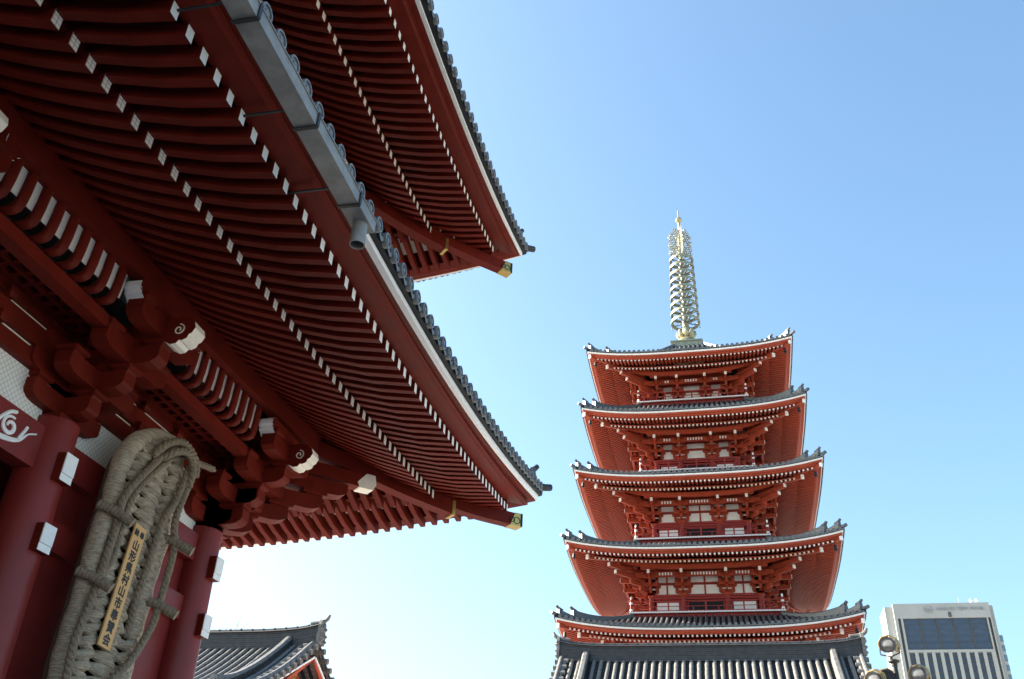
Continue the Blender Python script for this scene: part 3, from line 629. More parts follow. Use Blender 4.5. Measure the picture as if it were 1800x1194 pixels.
# ------------------------------------------------------------------ pagoda
PX, PYc = -1.17, 63.2
pag = empty('pagoda', PX, PYc, 'five storey vermilion pagoda with grey tiled roofs and a tall gilt spire', 'pagoda')
T = [dict(W=7.09, ze=33.60, zc=34.26, wl=2.45, wb=3.90, zb=31.5, top=(-1.3, 37.5)),
     dict(W=7.44, ze=28.85, zc=29.62, wl=2.72, wb=3.92, zb=26.15, top=None),
     dict(W=7.86, ze=24.13, zc=24.92, wl=3.05, wb=4.34, zb=21.2, top=None),
     dict(W=8.35, ze=19.20, zc=20.02, wl=3.40, wb=4.74, zb=16.3, top=None),
     dict(W=8.79, ze=14.27, zc=15.12, wl=3.80, wb=None, zb=8.5, top=None)]
PR = []; COVE = MB()
for ti, t in enumerate(T):
    H, W, ze, zc = t['wl'], t['W'], t['ze'], t['zc']; oe = W-H
    if ti: t['top'] = (T[ti-1]['wb']-.25-H, T[ti-1]['zb']-.3)
    L0, p = H, 3.1; dz = zc-ze
    FR = [shift(f, H) for f in frames(PX, PYc)]
    rm = MB()
    for fr in FR:
        roof_surface(rm, fr, H, (oe-.03, ze+.10, zc-.02), t['top'], L0, p, .8 if ti == 0 else .18, .335, .098, 30, 7, 0, 1, 2)
        if FR.index(fr) % 2 == 0:
            for s in (-1, 1): hip_ridge(rm, fr, H, s, (oe-.03, ze+.12, zc), t['top'], .8 if ti == 0 else .18, .26, .26, ((.30, 1), (.24, 1)), .24)
    roof = rm.build('tiled_roof', ['tile', 'tileface', 'tiledark'], pag)
    def strips(name, prof, m_, par, n=32):
        mb = MB()
        for fr in FR: eave_strip(mb, fr, H, prof, L0, p, n)
        return mb.build(name, m_, par)
    o = oe; strips('tile_bed', [(o-.45, ze-.03, zc-.16), (o-.10, ze-.03, zc-.16), (o-.06, ze+.05, zc-.06), (o-.45, ze+.12, zc)], ['tiledark'], roof)
    strips('white_fascia', [(o-.22, ze-.13, zc-.27), (o-.12, ze-.13, zc-.27), (o-.10, ze-.035, zc-.165), (o-.22, ze-.035, zc-.165)], ['white'], roof)
    strips('eave_board', [(o-.52, ze-.30, zc-.52), (o-.42, ze-.30, zc-.50), (o-.36, ze-.25, zc-.42), (o-.20, ze-.24, zc-.40), (o-.18, ze-.135, zc-.275), (o-.52, ze-.135, zc-.275)], ['pred'], roof)
    fz, fc = ze-.38, zc-.64; bz, bc = ze-.44, zc-.84
    if ti == 0: fz, fc, bz, bc = ze-.33, zc-.55, ze-.42, zc-.76
    fo, bo = oe-.55, oe-1.62
    strips('soffit_board', [(fo-1.4, fz+.42, fc+.20), (fo+.02, fz+.065, fc+.065), (fo+.02, fz+.09, fc+.09), (fo-1.4, fz+.46, fc+.24)], ['pred'], roof)
    strips('soffit_board', [(.9, bz+.95, bc+.78), (bo+.02, bz+.07, bc+.07), (bo+.02, bz+.10, bc+.10), (.9, bz+1.0, bc+.82)], ['pred'], roof)
    strips('rafter_rail', [(bo-.10, bz+.075, bc+.075), (bo-.01, bz+.075, bc+.075), (bo-.01, bz+.14, bc+.14), (bo-.10, bz+.14, bc+.14)], ['pred'], roof)
    strips('eave_purlin', [(1.80, bz-.03, bc+.18), (1.98, bz-.03, bc+.18), (1.98, bz+.26, bc+.46), (1.80, bz+.26, bc+.46)], ['pred'], pag)
    for kind, line, w, h in (('base_rafter', [(1.2, bz+.78, bc+.62), (bo, bz, bc)], .115, .125), ('flying_rafter', [(fo-1.35, fz+.34, fc+.12), (fo, fz, fc)], .105, .115)):
        e = line[-1][0]; n = int((H+e-.15)/.262)
        for si, fr in enumerate(FR):
            for i in range(-n, n+1):
                u = i*.262; o0 = max(line[0][0], abs(u)-H+.08)
                if o0 > e-.05: continue
                def zz(o): q = (o-line[0][0])/(e-line[0][0]); zm, zk = lerp(line[0][1], line[1][1], q), lerp(line[0][2], line[1][2], q); return zm+(zk-zm)*srise(u, o, H, L0, p)
                pts = [(lerp(o0, e, k/3), zz(lerp(o0, e, k/3))-.03*math.sin(math.pi*k/3)) for k in range(4)]
                PR.append((0 if si == 0 else 1, (ti not in (3, 2)), abs(ti-3), kind, fr, u, w, pts, h))
    # hip rafters, their white noses and the wind bells
    for fr, s in ((FR[0], 1), (FR[0], -1), (FR[2], 1), (FR[2], -1)):
        d = diagfr(fr, H, s)
        for (o0, z0, o1, z1, w, h) in ((1.0, bc+.55, oe-1.32, bc-.05, .20, .26), (oe-2.0, fc+.2, oe-.24, fc+.03, .19, .22)):
            mb = MB(); P = [(o0+(o1-o0)*k/5, z0+(z1-z0)*k/5-.05*math.sin(math.pi*k/5)) for k in range(6)]
            mb.loft([[d(-w/2, a, b-h/2), d(w/2, a, b-h/2), d(w/2, a, b+h/2), d(-w/2, a, b+h/2)] for a, b in P], 0, True, True, 1)
            mb.box(d, -w/2-.006, w/2+.006, o1-.06, o1+.012, z1-h/2-.006, z1+h/2+.006, 1); mb.build('hip_rafter', ['pred', 'white'], pag)
        c = d(0, oe-.62, fc-.12); mb = MB(); mb.lathe((c[0], c[1], c[2]-.42), [(.01, .42), (.012, .30), (.05, .30), (.085, .24), (.10, .05), (.125, .0), (.10, .01), (.02, .2)], 12)
        mb.lathe((c[0], c[1], c[2]-.50), [(.012, .2), (.012, .04), (.05, .03), (.05, .0)], 8); mb.build('wind_bell', ['iron'], pag, True)
    # walls, beams, plaster, brackets
    z0 = ze-1.45; zt = ze-1.5; ztop = bz+.5
    for si, fr in enumerate(FR):
        mb = MB(); mb.box(fr, -H+.02, H-.02, -.25, -.06, zt-.2, ze-.2); mb.build('plaster_panel', ['white'], pag)
        mb = MB(); mb.box(fr, -H+.02, H-.02, -.25, -.03, ze-.19, ztop+.6); mb.build('wall_panel', ['pred'], pag)
        mb = MB(); mb.box(fr, -H-.10, H+.10, -.16, .14, zt-.17, zt-.02); mb.box(fr, -H-.02, H+.02, -.14, .10, zt-.32, zt-.19)
        mb.box(fr, -H, H, -.10, .03, ze-.88, ze-.74); mb.box(fr, -H, H, -.10, .04, ze-.34, ze-.18)
        mb.build('wall_beam', ['prail'], pag)
        cols = (-H+.0, -H*.4, H*.4, H-.0); mids = []
        bays = list(zip(cols, cols[1:]))
        for bi, (a, b) in enumerate(bays):
            if ti >= 3 or (ti == 2 and bi == 1): mids.append((a+b)/2)
        for u in mids: mb = MB(); mb.box(fr, u-.05, u+.05, -.10, -.0, zt, ze-.2); mb.build('strut', ['pred'], pag)
        # white blocks of the cove between the clusters
        mb = MB(); mb.box(fr, -H-.9, H+.9, 1.0, 1.08, ze-.62, ze-.34, 0); mb.box(fr, -H-1.0, H+1.0, .98, 1.16, ze-.66, ze-.62, 0)
        mb.build('cove_board', ['pred'], pag)
        mb = MB()
        for a, b in bays:
            n = max(2, int((b-a-.95)/.19)) if b-a > 1.2 else 2
            for k in range(n):
                u = (a+b)/2+(k-(n-1)/2)*.185; q_ = MB() if si == 0 else COVE; q_.box(fr, u-.05, u+.05, 1.07, 1.11, ze-.58, ze-.40, 0)
                if si == 0: q_.build('cove_block', ['white'], pag)
        for u in cols:
            mb = MB(); bracket(mb, fr, u, z0+.02*(si % 2), 3, .55, .36, .15, .22, .50 if ti else .42, tip=.1)
            arm_o(mb, fr, u, .16, .3, 1.98, z0+.74+.02*(si % 2), .27, False, False, 1)
            mb.build('bracket_cluster', ['pred', 'white'], pag)
            zlow = t['zb'] if t['wb'] else 8.; c = fr(u, -.02, 0)
            if abs(u) < H-.1 or si % 2 == 0:
                mb = MB(); mb.lathe((c[0], c[1], zlow), [(.17, 0), (.17, zt-zlow)], 16); mb.build('pillar', ['prail'], pag, True)
        # lower wall band: doors in the middle bay, white panels at the sides
        if zt-t['zb'] > .9:
            zl = t['zb']
            mb = MB(); mb.box(fr, -H+.1, H-.1, -.25, -.10, zl-.3, zt-.3); mb.build('wall_panel', ['prail'], pag)
            for s in (-1, 1): mb = MB(); mb.box(fr, min(s*H*.5, s*H*.9), max(s*H*.5, s*H*.9), -.11, -.07, zl+.12, zt-.5); mb.build('plaster_panel', ['white'], pag)
            mb = MB(); mb.box(fr, -H*.32, H*.32, -.11, -.05, zl, zt-.48); mb.build('door', ['tiledark'], pag)
            mb = MB()
            for u in (-H*.33, 0, H*.33): mb.box(fr, u-.05, u+.05, -.10, .0, zl, zt-.42)
            mb.box(fr, -H*.36, H*.36, -.10, .0, zt-.48, zt-.40); mb.build('door_frame', ['prail'], pag)
    for s in (-1, 1):
        for fr in (FR[0], FR[2]):
            d = diagfr(fr, H, s); mb = MB()
            for k in range(3):
                arm_o(mb, d, 0, .17, -.1, (k+1)*.55+.12, z0+k*.36+.003, .22); block(mb, d, 0, (k+1)*.55, z0+k*.36+.22, .24, .14)
            arm_o(mb, d, 0, .19, .2, 2.05, z0+.76, .25, False, False, 1); arm_o(mb, d, 0, .2, .3, 2.42, z0+1.12, .25, False, False, 1)
            mb.build('corner_bracket', ['pred', 'white'], pag)
    # balcony and its rail
    if t['wb']:
        B = t['wb']; zb = t['zb']
        FB = [shift(f, B) for f in frames(PX, PYc)]
        mb = MB(); q = B
        mb.box(lambda u, o, z: (PX+u, PYc+o, z), -q+.1, q-.1, -q+.1, q-.1, zb-.12, zb-.035); mb.box(lambda u, o, z: (PX+u, PYc+o, z), -q+.28, q-.28, -q+.28, q-.28, zb-.55, zb-.12)
        bal = mb.build('balcony', ['prail'], pag)
        mb = MB(); n = int(2*B/.17)
        for fr in FB:
            for k in range(n): u0 = -B+2*B*k/n; mb.box(fr, u0+.006, u0+2*B/n-.006, -.12, .0, zb-.10, zb-.02)
        mb.build('white_joist_ends', ['white'], bal)
        for fr in FB:
            mb = MB()
            for z_, o_, th, ex in ((zb+.02, -.16, .055, .12), (zb+.30, -.15, .04, .16), (zb+.62, -.14, .045, .26)):
                mb.box(fr, -B-ex+.16, B+ex-.16, o_-th/2, o_+th/2, z_, z_+th)
            for k in range(13):
                u = -B+.16+(2*B-.32)*k/12
                if k % 3 == 0: mb.box(fr, u-.045, u+.045, -.20, -.11, zb, zb+.62)
                else: mb.box(fr, u-.03, u+.03, -.18, -.12, zb+.0, zb+.31)
            mb.build('railing', ['prail'], bal)
        for s in (-1, 1):
            for fr in (FB[0], FB[2]):
                c = fr(s*(B-.15), -.15, zb); mb = MB(); mb.lathe(c, [(.075, 0), (.075, .72), (.085, .72), (.085, .76)], 12)
                po = mb.build('corner_post', ['prail'], bal, True)
                
                for zo, pf, nm in ((0, [(.09, .03), (.09, .17), (.0, .17)], 'white_band'), (.48, [(.09, .0), (.09, .12), (0, .12)], 'white_band'), (.76, [(.05, 0), (.04, .05), (.07, .11), (.05, .19), (.0, .24)], 'white_cap')):
                    mb = MB(); mb.lathe((c[0], c[1], c[2]+zo), pf, 12); mb.build(nm, ['white'], po, True)
mb = MB(); H = 3.8
for f in frames(PX, PYc): mb.box(shift(f, H), -H, H, -.3, -.08, -CZ, 13)
mb.build('ground_storey_wall', ['prail'], pag)
PR.sort(key=lambda r: r[:3]); cnt = {}; rest = {}
for a, b, c, kind, fr, u, w, pts, h in PR:
    cnt[kind] = cnt.get(kind, 0)+1
    if cnt[kind] <= 100:
        mb = MB(); rafter(mb, fr, u, w, pts, h, 1); mb.build(kind, ['pred', 'cream' if kind == 'base_rafter' else 'white'], pag)  # cream base ends: warm bounce light put into the cap colour
    else: rest.setdefault(kind, MB()); rafter(rest[kind], fr, u, w, pts, h, 1)
for k, mb in rest.items(): tag(mb.build('many_base_rafters' if k == 'base_rafter' else 'many_flying_rafters', ['pred', 'white'], pag), kind='stuff')
tag(COVE.build('far_cove_blocks', ['white'], pag), kind='stuff')
# spire
SX = PX-.17
def tor(mb, c, R, r, n=28, k=6, mi=0, hz=1.):
    rings = []
    for i in range(n+1):
        a = 2*math.pi*i/n; rings.append([(c[0]+(R+r*math.cos(2*math.pi*j/k))*math.cos(a), c[1]+(R+r*math.cos(2*math.pi*j/k))*math.sin(a), c[2]+r*hz*math.sin(2*math.pi*j/k)) for j in range(k)])
    mb.loft(rings, mi, True, False)
sp = MB(); fb = lambda u, o, z: (SX+u, PYc+o, z)
sp.box(fb, -1.16, 1.16, -1.16, 1.16, 37.0, 37.88); spire = sp.build('spire_base', ['spire'], pag)
sp = MB(); sp.box(fb, -1.22, 1.22, -1.22, 1.22, 37.88, 38.0); sp.build('base_rim', ['spire'], spire)
sp = MB(); sp.lathe((SX, PYc, 38.0), [(.98, 0), (.96, .1), (.86, .4), (.62, .66), (.42, .78), (.36, .95)], 28); sp.build('inverted_bowl', ['spire'], spire, True)
sp = MB()
for k in range(8):
    a = 2*math.pi*k/8; ca, sa = math.cos(a), math.sin(a)
    sp.tube([(SX+r*ca, PYc+r*sa, z) for r, z in ((.3, 38.8), (.5, 38.95), (.62, 39.15), (.64, 39.38), (.58, 39.5))], [.14, .2, .19, .13, .04], 8)
sp.lathe((SX, PYc, 38.85), [(.4, 0), (.52, .1), (.4, .25)], 20); sp.build('lotus_petals', ['spire'], spire, True)
sp = MB(); sp.lathe((SX, PYc, 38.9), [(.28, -.1), (.26, .5), (.25, 1.2), (.17, 2.4), (.15, 7), (.11, 10), (.08, 11.9)], 16); sp.build('mast', ['spire'], spire, True)
for k in range(9):
    z = 40.28+.755*k; R = 1.14-.021*k; mb = MB()
    prof = [(R, -.10), (R+.02, .0), (R, .10), (R-.04, .10), (R-.20, .04), (R-.04, -.10)]
    mb.loft([[(SX+a*math.cos(2*math.pi*i/32), PYc+a*math.sin(2*math.pi*i/32), z+b) for a, b in prof] for i in range(33)], 0, True, False, None, [0, 0, 0, 1, 1, 1])
    mb.lathe((SX, PYc, z-.12), [(.2, 0), (.3, .04), (.3, .2), (.2, .24)], 16, 1)
    for j in range(8):
        a = 2*math.pi*(j+.5)/8; ca, sa = math.cos(a), math.sin(a)
        mb.tube([(SX+.25*ca, PYc+.25*sa, z+.02), (SX+.6*ca, PYc+.6*sa, z-.06), (SX+(R-.05)*ca, PYc+(R-.05)*sa, z)], [.05, .04, .05], 6, 1)
        mb.tube([(SX+(R*.55)*math.cos(a+.2), PYc+R*.55*math.sin(a+.2), z+.02), (SX+(R*.8)*math.cos(a), PYc+R*.8*math.sin(a), z+.05), (SX+(R*.95)*math.cos(a-.25), PYc+R*.95*math.sin(a-.25), z)], .035, 5, 1)
        mb.lathe((SX+(R+.03)*ca, PYc+(R+.03)*sa, z-.27), [(.05, 0), (.035, .1), (.01, .2)], 7, 1)
    mb.build('spire_ring', ['spire', 'spiredark'], spire, True)
for s, ax in ((1, (1, .25)), (-1, (1, .25)), (1, (-.25, 1)), (-1, (-.25, 1))):      # openwork flame plates
    mb = MB(); L = math.hypot(*ax); dx, dy = s*ax[0]/L, s*ax[1]/L
    for row in range(14):
        for col in range(5):
            r = .16+.20*col+(.10 if row % 2 else 0); z = 46.85+.21*row
            lim = .86 if row < 11 else .86-(row-10)*.12
            if r > lim+.05: continue
            an0 = random.uniform(0, 6.28); c = (SX+dx*r, PYc+dy*r, z)
            mb.tube([(c[0]+dx*.1*math.cos(a), c[1]+dy*.1*math.cos(a), c[2]+.115*math.sin(a)) for a in [an0+5.4*k/10 for k in range(11)]], .028, 5)
            if random.random() < .85: mb.tube([(c[0]+dx*.05*math.cos(a), c[1]+dy*.05*math.cos(a), c[2]+.06*math.sin(a)) for a in [an0+4*k/6 for k in range(7)]], .022, 4)
    mb.build('flame_plate', ['spire'], spire)
mb = MB(); mb.lathe((SX, PYc, 50.32), [(.03, 0), (.2, .08), (.29, .27), (.24, .45), (.1, .56), (.05, .66), (.06, 1.2), (.0, 1.5)], 18); mb.build('jewel_ball', ['spire'], spire, True)

# ------------------------------------------------------------------ tiled halls below
def hall(xl, xr, yr, zr, depth, slope, name, label, group, left_end=True):
    h = empty(name, (xl+xr)/2, yr, label, 'temple hall', group)
    tn = math.tan(slope)
    def prof(q): return zr-.85 - depth*q*tn + .35*math.sin(math.pi*q)*-1
    def up(x):                     # ends curve up gently
        e = min(xr-x, x-xl); return .17*max(0, 1-e/3.4)**2
    for sgn in (-1, 1):
        mb = MB(); n = 30; k = 8
        P = [[(xl+(xr-xl)*i/n, yr+sgn*(.25+depth*j/k), prof(j/k)+up(xl+(xr-xl)*i/n)-.05) for i in range(n+1)] for j in range(k+1)]
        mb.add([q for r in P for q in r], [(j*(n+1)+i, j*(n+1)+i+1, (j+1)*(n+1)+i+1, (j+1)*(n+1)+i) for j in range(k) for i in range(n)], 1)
        for j in range(26):      # overlapping pan edges
            q = (j+.5)/26
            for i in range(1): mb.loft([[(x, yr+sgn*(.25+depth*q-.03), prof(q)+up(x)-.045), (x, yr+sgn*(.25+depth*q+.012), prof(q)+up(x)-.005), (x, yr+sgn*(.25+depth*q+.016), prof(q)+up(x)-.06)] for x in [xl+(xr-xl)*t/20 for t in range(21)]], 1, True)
        cnt_ = int((xr-xl-.5)/.37)
        for i in range(cnt_+1):
            x = xl+.3+(xr-xl-.6)*i/cnt_; rings = []
            for j in range(21):
                q = j/20; r = .098*(1+(.05 if j % 2 else -.03)); rings.append([(x+r*math.cos(a), yr+sgn*(.25+depth*q), prof(q)+up(x)-.02+r*1.05*math.sin(a)) for a in [math.radians(v) for v in (-20, 10, 40, 70, 90, 110, 140, 170, 200)]])
            mb.loft(rings, 0, True)
        # descending ridges a little in from the gables, the verge roll and its side tiles
        for e, s in ((xl, 1), (xr, -1)):
            x = e+s*1.35
            rings = []
            for j in range(16):
                q = j/15*.9; z = prof(q)+up(x); L = .22*max(0, (q-.6)/.3)**2+.05*max(0, 1-q*8); w = .17
                rings.append([(x-w, yr+sgn*(.30+depth*q), z-.05), (x+w, yr+sgn*(.30+depth*q), z-.05), (x+w*.92, yr+sgn*(.3+depth*q), z+.32+L), (x+w*.5, yr+sgn*(.3+depth*q), z+.42+L), (x-w*.5, yr+sgn*(.3+depth*q), z+.42+L), (x-w*.92, yr+sgn*(.3+depth*q), z+.32+L)])
            mb.loft(rings, 0)
            for dx in (.18, .185):
                for hh in (.08, .16, .24): mb.loft([[(x+sd*dx, yr+sgn*(.30+depth*q), prof(q)+up(x)+hh), (x+sd*(dx+.02), yr+sgn*(.30+depth*q), prof(q)+up(x)+hh+.03), (x+sd*dx, yr+sgn*(.30+depth*q), prof(q)+up(x)+hh+.05)] for sd in (1,) for q in [t/8*.9 for t in range(9)]], 1, True)
            q = .9; mb.tube([(x, yr+sgn*(.3+depth*q), prof(q)+.3+up(x)), (x, yr+sgn*(.42+depth*q), prof(q)+.32+up(x))], .17, 12)
            x = e+s*.12; mb.tube([(x, yr+sgn*(.25+depth*j/14), prof(j/14)+up(x)+.06) for j in range(15)], .11, 9)
            for j in range(int(depth/.47)+1):
                q = (.2+j*.47)/depth
                if q > 1: break
                z = prof(q)+up(e); y = yr+sgn*(.25+depth*q); mb.tube([(e+s*.5, y, z-.02), (e-s*.16, y, z-.07)], .125, 10)
                mb.tube([(e-s*.155, y, z-.07), (e-s*.175, y, z-.07)], .14, 12)
        mb.build('tiled_slope', ['halltile', 'tiledark'], h)
    # the main ridge: courses of thin tiles under a rounded cap with upturned ends
    mb = MB(); xs = [xl+(xr-xl)*t/40 for t in range(41)]
    def ru(x): return up(x)+.10*max(0, 1-min(xr-x, x-xl)/1.3)**2
    nc = 8
    for c in range(nc):
        za = zr-.88+c*.094; w = .30-.012*c+(.012 if c % 2 else 0)
        mb.loft([[(x, yr-w, za+ru(x)), (x, yr+w, za+ru(x)), (x, yr+w, za+.082+ru(x)), (x, yr-w, za+.082+ru(x))] for x in xs], 0)
        mb.loft([[(x, yr-w+.03, za+.07+ru(x)), (x, yr+w-.03, za+.07+ru(x)), (x, yr+w-.03, za+.1+ru(x)), (x, yr-w+.03, za+.1+ru(x))] for x in xs], 1)
    mb.loft([[(x, yr-.33, zr-.13+ru(x)), (x, yr+.33, zr-.13+ru(x)), (x, yr+.30, zr-.09+ru(x)), (x, yr-.30, zr-.09+ru(x))] for x in xs], 0)
    n = int((xr-xl)/.55)
    for k in range(n): x0 = xl+(xr-xl)*k/n; x1 = xl+(xr-xl)*(k+1)/n; mb.tube([(x0, yr, zr-.04+ru(x0)), (x1-.05, yr, zr-.04+ru(x1)), (x1-.05, yr, zr-.04+ru(x1)), (x1, yr, zr-.04+ru(x1))], [.115, .115, .135, .135], 10)
    mb.build('main_ridge', ['ridgetile', 'tiledark'], h)
    for e, s in ((xl, -1), (xr, 1)):
        mb = MB(); z = zr+ru(e)
        pf = [(-.42, -.95), (-.5, -.6), (-.36, -.3), (-.42, -.1), (-.25, .12), (0, .2), (.25, .12), (.42, -.1), (.36, -.3), (.5, -.6), (.42, -.95)]
        mb.prism([(e, yr+a*.75, z+b) for a, b in pf], (s*.14, 0, 0))
        for a, b in ((-.3, -.8), (-.33, -.55), (-.25, -.25), (.3, -.8), (.33, -.55), (.25, -.25), (0, -.1), (0, -.5)): mb.tube([(e+s*.1, yr+a*.75, z+b), (e+s*.24, yr+a*.75, z+b)], [.11, .05], 8)
        mb.tube(catmull([(e-s*.5, yr, z+.0), (e, yr, z+.06), (e+s*.25, yr, z+.2), (e+s*.36, yr, z+.40)], 5), [.10+.0*k for k in range(12)]+[.09, .08, .07, .06], 10)
        mb.build('ridge_end_tile', ['halltile'], h)
        # gable: white bargeboards, red field, gilt pendant
        mb = MB()
        for sgn in (-1, 1):
            for q0, q1 in ((0, .5), (.5, 1.)):
                A = (yr+sgn*(.05+depth*q0), prof(q0)-.32); Bq = (yr+sgn*(.05+depth*q1), prof(q1)-.32)
                mb.hexa([(e-s*.12, A[0], A[1]-.20), (e-s*.20, A[0], A[1]-.20), (e-s*.20, Bq[0], Bq[1]-.20), (e-s*.12, Bq[0], Bq[1]-.20), (e-s*.12, A[0], A[1]-.02), (e-s*.20, A[0], A[1]-.02), (e-s*.20, Bq[0], Bq[1]-.02), (e-s*.12, Bq[0], Bq[1]-.02)])
        mb.build('bargeboard', ['pred'], h)
        mb = MB()
        for sgn in (-1, 1): mb.hexa([(e-s*.11, yr+sgn*.05, prof(0)-.42), (e-s*.05, yr+sgn*.05, prof(0)-.42), (e-s*.05, yr+sgn*depth, prof(1)-.42), (e-s*.11, yr+sgn*depth, prof(1)-.42), (e-s*.11, yr+sgn*.05, prof(0)-.34), (e-s*.05, yr+sgn*.05, prof(0)-.34), (e-s*.05, yr+sgn*depth, prof(1)-.34), (e-s*.11, yr+sgn*depth, prof(1)-.34)])
        mb.build('white_fascia', ['white'], h)
        mb = MB(); mb.prism([(e-s*1.3, yr-depth*.95, prof(1)-.3), (e-s*1.3, yr+depth*.95, prof(1)-.3), (e-s*1.3, yr, zr-1.1)], (-s*.12, 0, 0)); mb.build('gable_field', ['pred'], h)
        mb = MB(); mb.prism([(e-s*1.0, yr+a*.8, zr-1.75+b*.8) for a, b in ((-.3, 0), (-.42, -.25), (-.2, -.5), (-.28, -.75), (0, -1.05), (.28, -.75), (.2, -.5), (.42, -.25), (.3, 0), (0, .25))], (s*.05, 0, 0)); mb.build('gable_pendant', ['gold'], h)
    mb = MB(); f0 = lambda u, o, z: (u, yr+o, z); ex = prof(1)
    mb.box(f0, xl+1, xr-1, -depth+1.2, depth-1.2, -CZ, ex-.1); mb.build('wall', ['plaster'], h)
    for x in [xl+1+(xr-xl-2)*i/6 for i in range(7)]:
        mb = MB(); mb.box(f0, x-.15, x+.15, -depth+1.1, -depth+1.3, -CZ, ex-.12); mb.build('pillar', ['pred'], h)
    return h
hall(-8.38, 6.2, 48, 11.72, 6.5, math.radians(34), 'tiled_hall', 'grey tiled hall roof with a long straight ridge, directly in front of the pagoda', None)
hall(-38, -18.02, 40, 10.60, 6.5, math.radians(27), 'tiled_hall', 'grey tiled hall roof with a gilt gable, low beside the red corner pillar', None)

# ------------------------------------------------------------------ hotel and the block behind it
hot = empty('hotel_tower', 61, 312, 'pale high rise hotel with a dark glazed band and lettering across its top', 'hotel')
HX0 = 1.15; ff = lambda u, o, z: (u+HX0, 300-o, z)
def bx(name, m_, par, *a):
    mb = MB(); 
    for q in a: mb.box(ff, *q)
    return mb.build(name, [m_], par)
bx('tower_body', 'conc', hot, (46.0, 76.5, -12, -1.2, -CZ, 83.9))
fac = bx('front_slab', 'conc', hot, (48.3, 75.3, -1.2, -.6, -CZ, 84.5), (48.3, 49.2, -.6, 0, -CZ, 84.5), (75.0, 75.3, -.6, 0, -CZ, 84.5), (49.2, 75.0, -.6, 0, 80.1, 84.5), (50.0, 50.6, -.6, 0, -CZ, 80.1), (73.9, 74.3, -.6, 0, -CZ, 80.1), (50.6, 73.9, -.6, -.05, 70.2, 70.9))
for i in range(5):
    x0 = 50.65+i*4.66; w_ = bx('window_band', 'glass', hot, (x0+.25, x0+4.4, -.5, -.42, 70.95, 80.0))
    bx('window_frame', 'frame', w_, (x0-.03, x0+.25, -.5, -.3, 70.95, 80.05), (x0+4.4, x0+4.63, -.5, -.3, 70.95, 80.05), *[(x0+.25, x0+4.4, -.5, -.4, 70.95+1.8*k, 71.05+1.8*k) for k in range(1, 5)])
for x0, x1 in ((49.2, 50.0), (74.3, 75.0)): bx('window_slot', 'frame', hot, (x0, x1, -.58, -.5, -CZ, 80.1))
for i in range(10):
    x0 = 50.9+i*2.32; w_ = bx('window_strip', 'glass', hot, (x0, x0+1.4, -.58, -.5, -CZ, 70.0))
    bx('window_frame', 'frame', w_, *[(x0, x0+1.4, -.5, -.46, 69.4-1.55*k-.45, 69.4-1.55*k) for k in range(30)], (x0+.66, x0+.74, -.5, -.45, -CZ, 70.0))
    bx('facade_pier', 'conc', hot, (x0+1.4, x0+2.32, -.6, -.02, -CZ, 70.2))
M['sign'] = mat('hotel_sign', (.27, .28, .29), .6)
tm = text_mesh('ASAKUSA VIEW HOTEL', 1.29, (68.2, 299.9, 82.75), (1, 0, 0), (0, 0, 1), .08, 'sign', 'sign', None, .02); tm.build('sign_lettering', ['sign'], hot)
mb = MB()
for R in (.95,): mb.loft([[(59.4+(R+a)*1.25*math.cos(2*math.pi*i/28), 299.9, 82.6+(R+a)*math.sin(2*math.pi*i/28)) for a in (0, .14)]+[(59.4+(R+a)*1.25*math.cos(2*math.pi*i/28), 299.8, 82.6+(R+a)*math.sin(2*math.pi*i/28)) for a in (.14, 0)] for i in range(29)], 0, True, False)
mb.tube(catmull([(58.6, 299.85, 82.9), (59.1, 299.85, 82.5), (59.5, 299.85, 82.85), (60.2, 299.85, 82.45)], 5), .1, 6); mb.tube([(58.7, 299.85, 82.25), (60.1, 299.85, 82.2)], .09, 6)
mb.build('sign_emblem', ['sign'], hot)
tm = text_mesh('8', 2.1, (65.1, 299.9, 81.05), (1, 0, 0), (0, 0, 1), .08, 'mark', 'frame', None, .03); tm.build('facade_number', ['frame'], hot)
for x in (72.4, 74.0):
    mb = MB(); mb.lathe((x, 303, 84.4), [(.35, 0), (.35, 1.2), (.5, 1.5), (.2, 2.)], 10); mb.build('roof_antenna', ['white'], hot, True)
mb = MB(); mb.tube([(69, 303, 84), (69, 303, 87)], .06, 5); mb.build('roof_mast', ['conc'], hot)
off = empty('office_block', 84, 350, 'slim striped office block peeping out behind the right edge of the hotel', 'building')
mb = MB(); ff2 = lambda u, o, z: (u, 340-o, z); mb.box(ff2, 78, 88.6, -14, 0, -CZ, 84.9); mb.build('office_body', ['conc'], off)
for k in range(22):
    mb = MB(); mb.box(ff2, 78.2, 88.65, -.1, .12, 84.6-3.1*k-1.9, 84.6-3.1*k); mb.build('window_band', ['paleglass'], off)
mb = MB(); mb.box(ff2, 82, 85.3, -10, -3, 84.9, 87.0); mb.build('roof_plant_room', ['conc'], off)

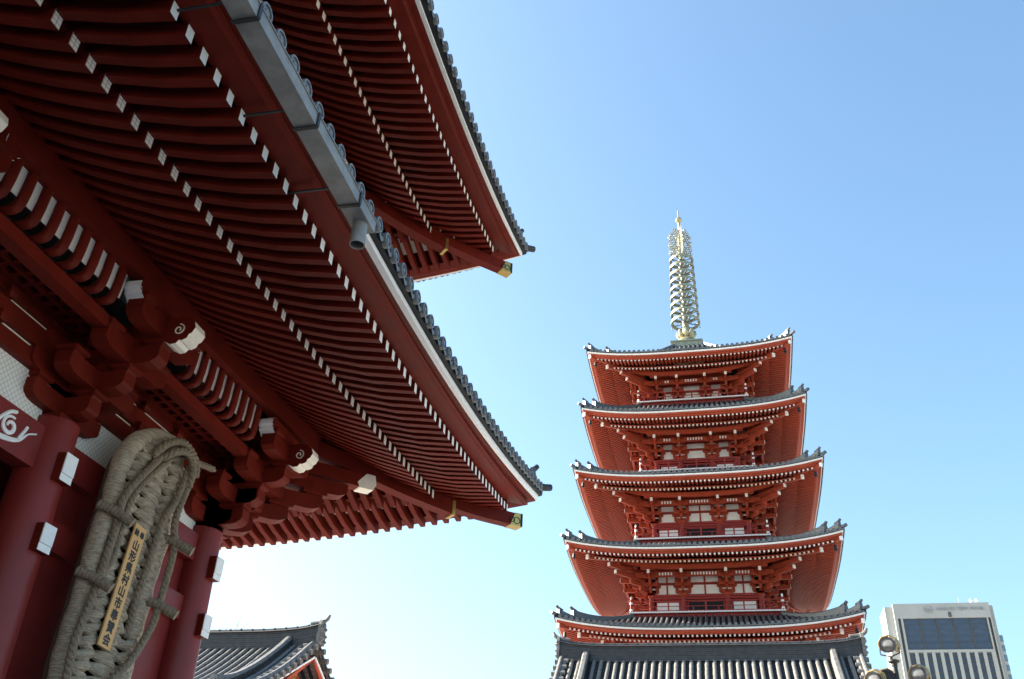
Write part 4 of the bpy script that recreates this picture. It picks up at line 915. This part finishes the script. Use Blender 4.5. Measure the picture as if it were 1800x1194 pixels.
# ------------------------------------------------------------------ floodlights on a pole
fl = empty('floodlight_pole', 3.95, 25, 'pole carrying a cluster of brass coloured floodlights, in front of the hotel', 'floodlight')
mb = MB(); mb.lathe((3.93, 25, -CZ), [(.16, 0), (.11, .3), (.075, 6.6), (.06, 7.15)], 16); mb.build('pole', ['iron'], fl, True)
mb = MB(); mb.lathe((3.93, 25, 5.42), [(.03, 0), (.07, .1), (.07, .16), (.14, .2), (.14, .23), (.05, .27)], 14)
mb.tube([(3.4, 25, 4.85), (4.5, 25, 4.85)], .05, 8); mb.build('crossbar', ['iron'], fl, True)
def lamp(c, dr, dark=False):
    D = Vector(dr).normalized(); C = Vector(c); up = Vector((0, 0, 1)); Rv = D.cross(up).normalized(); Uv = Rv.cross(D)
    def ring(t, r, n=20, q=0): return [C-D*t+r*(math.cos(2*math.pi*j/n+q)*Rv+math.sin(2*math.pi*j/n+q)*Uv) for j in range(n)]
    mb = MB(); mb.loft([ring(0, .178), ring(.05, .188), ring(.09, .175), ring(.24, .165), ring(.33, .11)], 0); b = mb.build('lamp_head', ['lampbody'], fl, True)
    mb = MB(); mb.loft([ring(-.03, .192), ring(-.03, .152), ring(.0, .152), ring(.03, .194)], 0, True, False); mb.build('lamp_rim', ['iron'], b)
    mb = MB(); mb.loft([ring(-.008, .153), ring(-.016, .10), ring(-.02, .03)], 0, True, True); mb.build('lens', ['iron' if dark else 'lens'], b)
    mb = MB()
    if not dark:
        for k, w in ((-.045, .18), (-.075, .16), (-.105, .13)): mb.loft([[C+D*.024+Rv*x+Uv*(k+y) for x, y in ((-w*.78, 0), (w*.78, 0), (w*.78, .012), (-w*.78, .012))], [C+D*.03+Rv*x+Uv*(k+y) for x, y in ((-w*.78, 0), (w*.78, 0), (w*.78, .012), (-w*.78, .012))]])
        mb.build('louvre', ['iron'], b)
    mb = MB()
    for t in (.06, .12, .18, .24, .30):      # octagonal brass cooling hoops over the top
        P = [C-D*t+(.225+.02*(t>.1))*(math.cos(math.radians(a))*Rv+math.sin(math.radians(a))*Uv) for a in range(-25, 230, 42)]; mb.tube(P, .014, 6)
    mb.build('cooling_fins', ['lampmetal'], b)
    mb = MB(); P = C-D*.16
    mb.tube([P+Rv*.23, P+Rv*.23-Uv*.20, P-Uv*.27, P-Rv*.23-Uv*.20, P-Rv*.23], .018, 6); mb.tube([P-Uv*.27, P-Uv*.36], .035, 8); mb.build('yoke', ['iron'], b)
lamp((3.80, 24.8, 5.99), (-.42, -1, -.14)); lamp((4.38, 24.8, 5.28), (-.42, -1, -.14)); lamp((3.35, 24.8, 5.16), (-.55, -1, -.2)); lamp((3.70, 24.95, 5.24), (-.15, -1, -.05), True)

# ------------------------------------------------------------------ bare tree behind the left hall
tr = empty('bare_tree', -45.5, 70, 'leafless tree whose thin twigs show just above the left hall ridge', 'tree')
tb, cb = MB(), MB()
def branch(p, d, L, r, lv):
    pts = [p]; 
    for k in range(4):
        d = (d+Vector((random.uniform(-.16, .16), random.uniform(-.16, .16), random.uniform(-.04, .14)))).normalized(); pts.append(pts[-1]+d*L/4)
    (tb if lv == 0 else cb).tube(pts, [r*(1-.12*k) for k in range(5)], 7 if lv < 2 else 4)
    if lv == 5: return
    for k in range(3 if lv < 4 else 3):
        q = pts[random.choice((2, 3, 4)) if k else 4]; a = random.uniform(0, 6.28); s = random.uniform(.35, .8)
        branch(q, (d+s*Vector((math.cos(a), math.sin(a), .12))).normalized(), L*random.uniform(.62, .8), r*.64, lv+1)
branch(Vector((-45.5, 70, -CZ)), Vector((0, 0, 1)), 8.3, .3, 0)
tb.build('trunk', ['bark'], tr, True); cb.build('crown', ['bark'], tr)
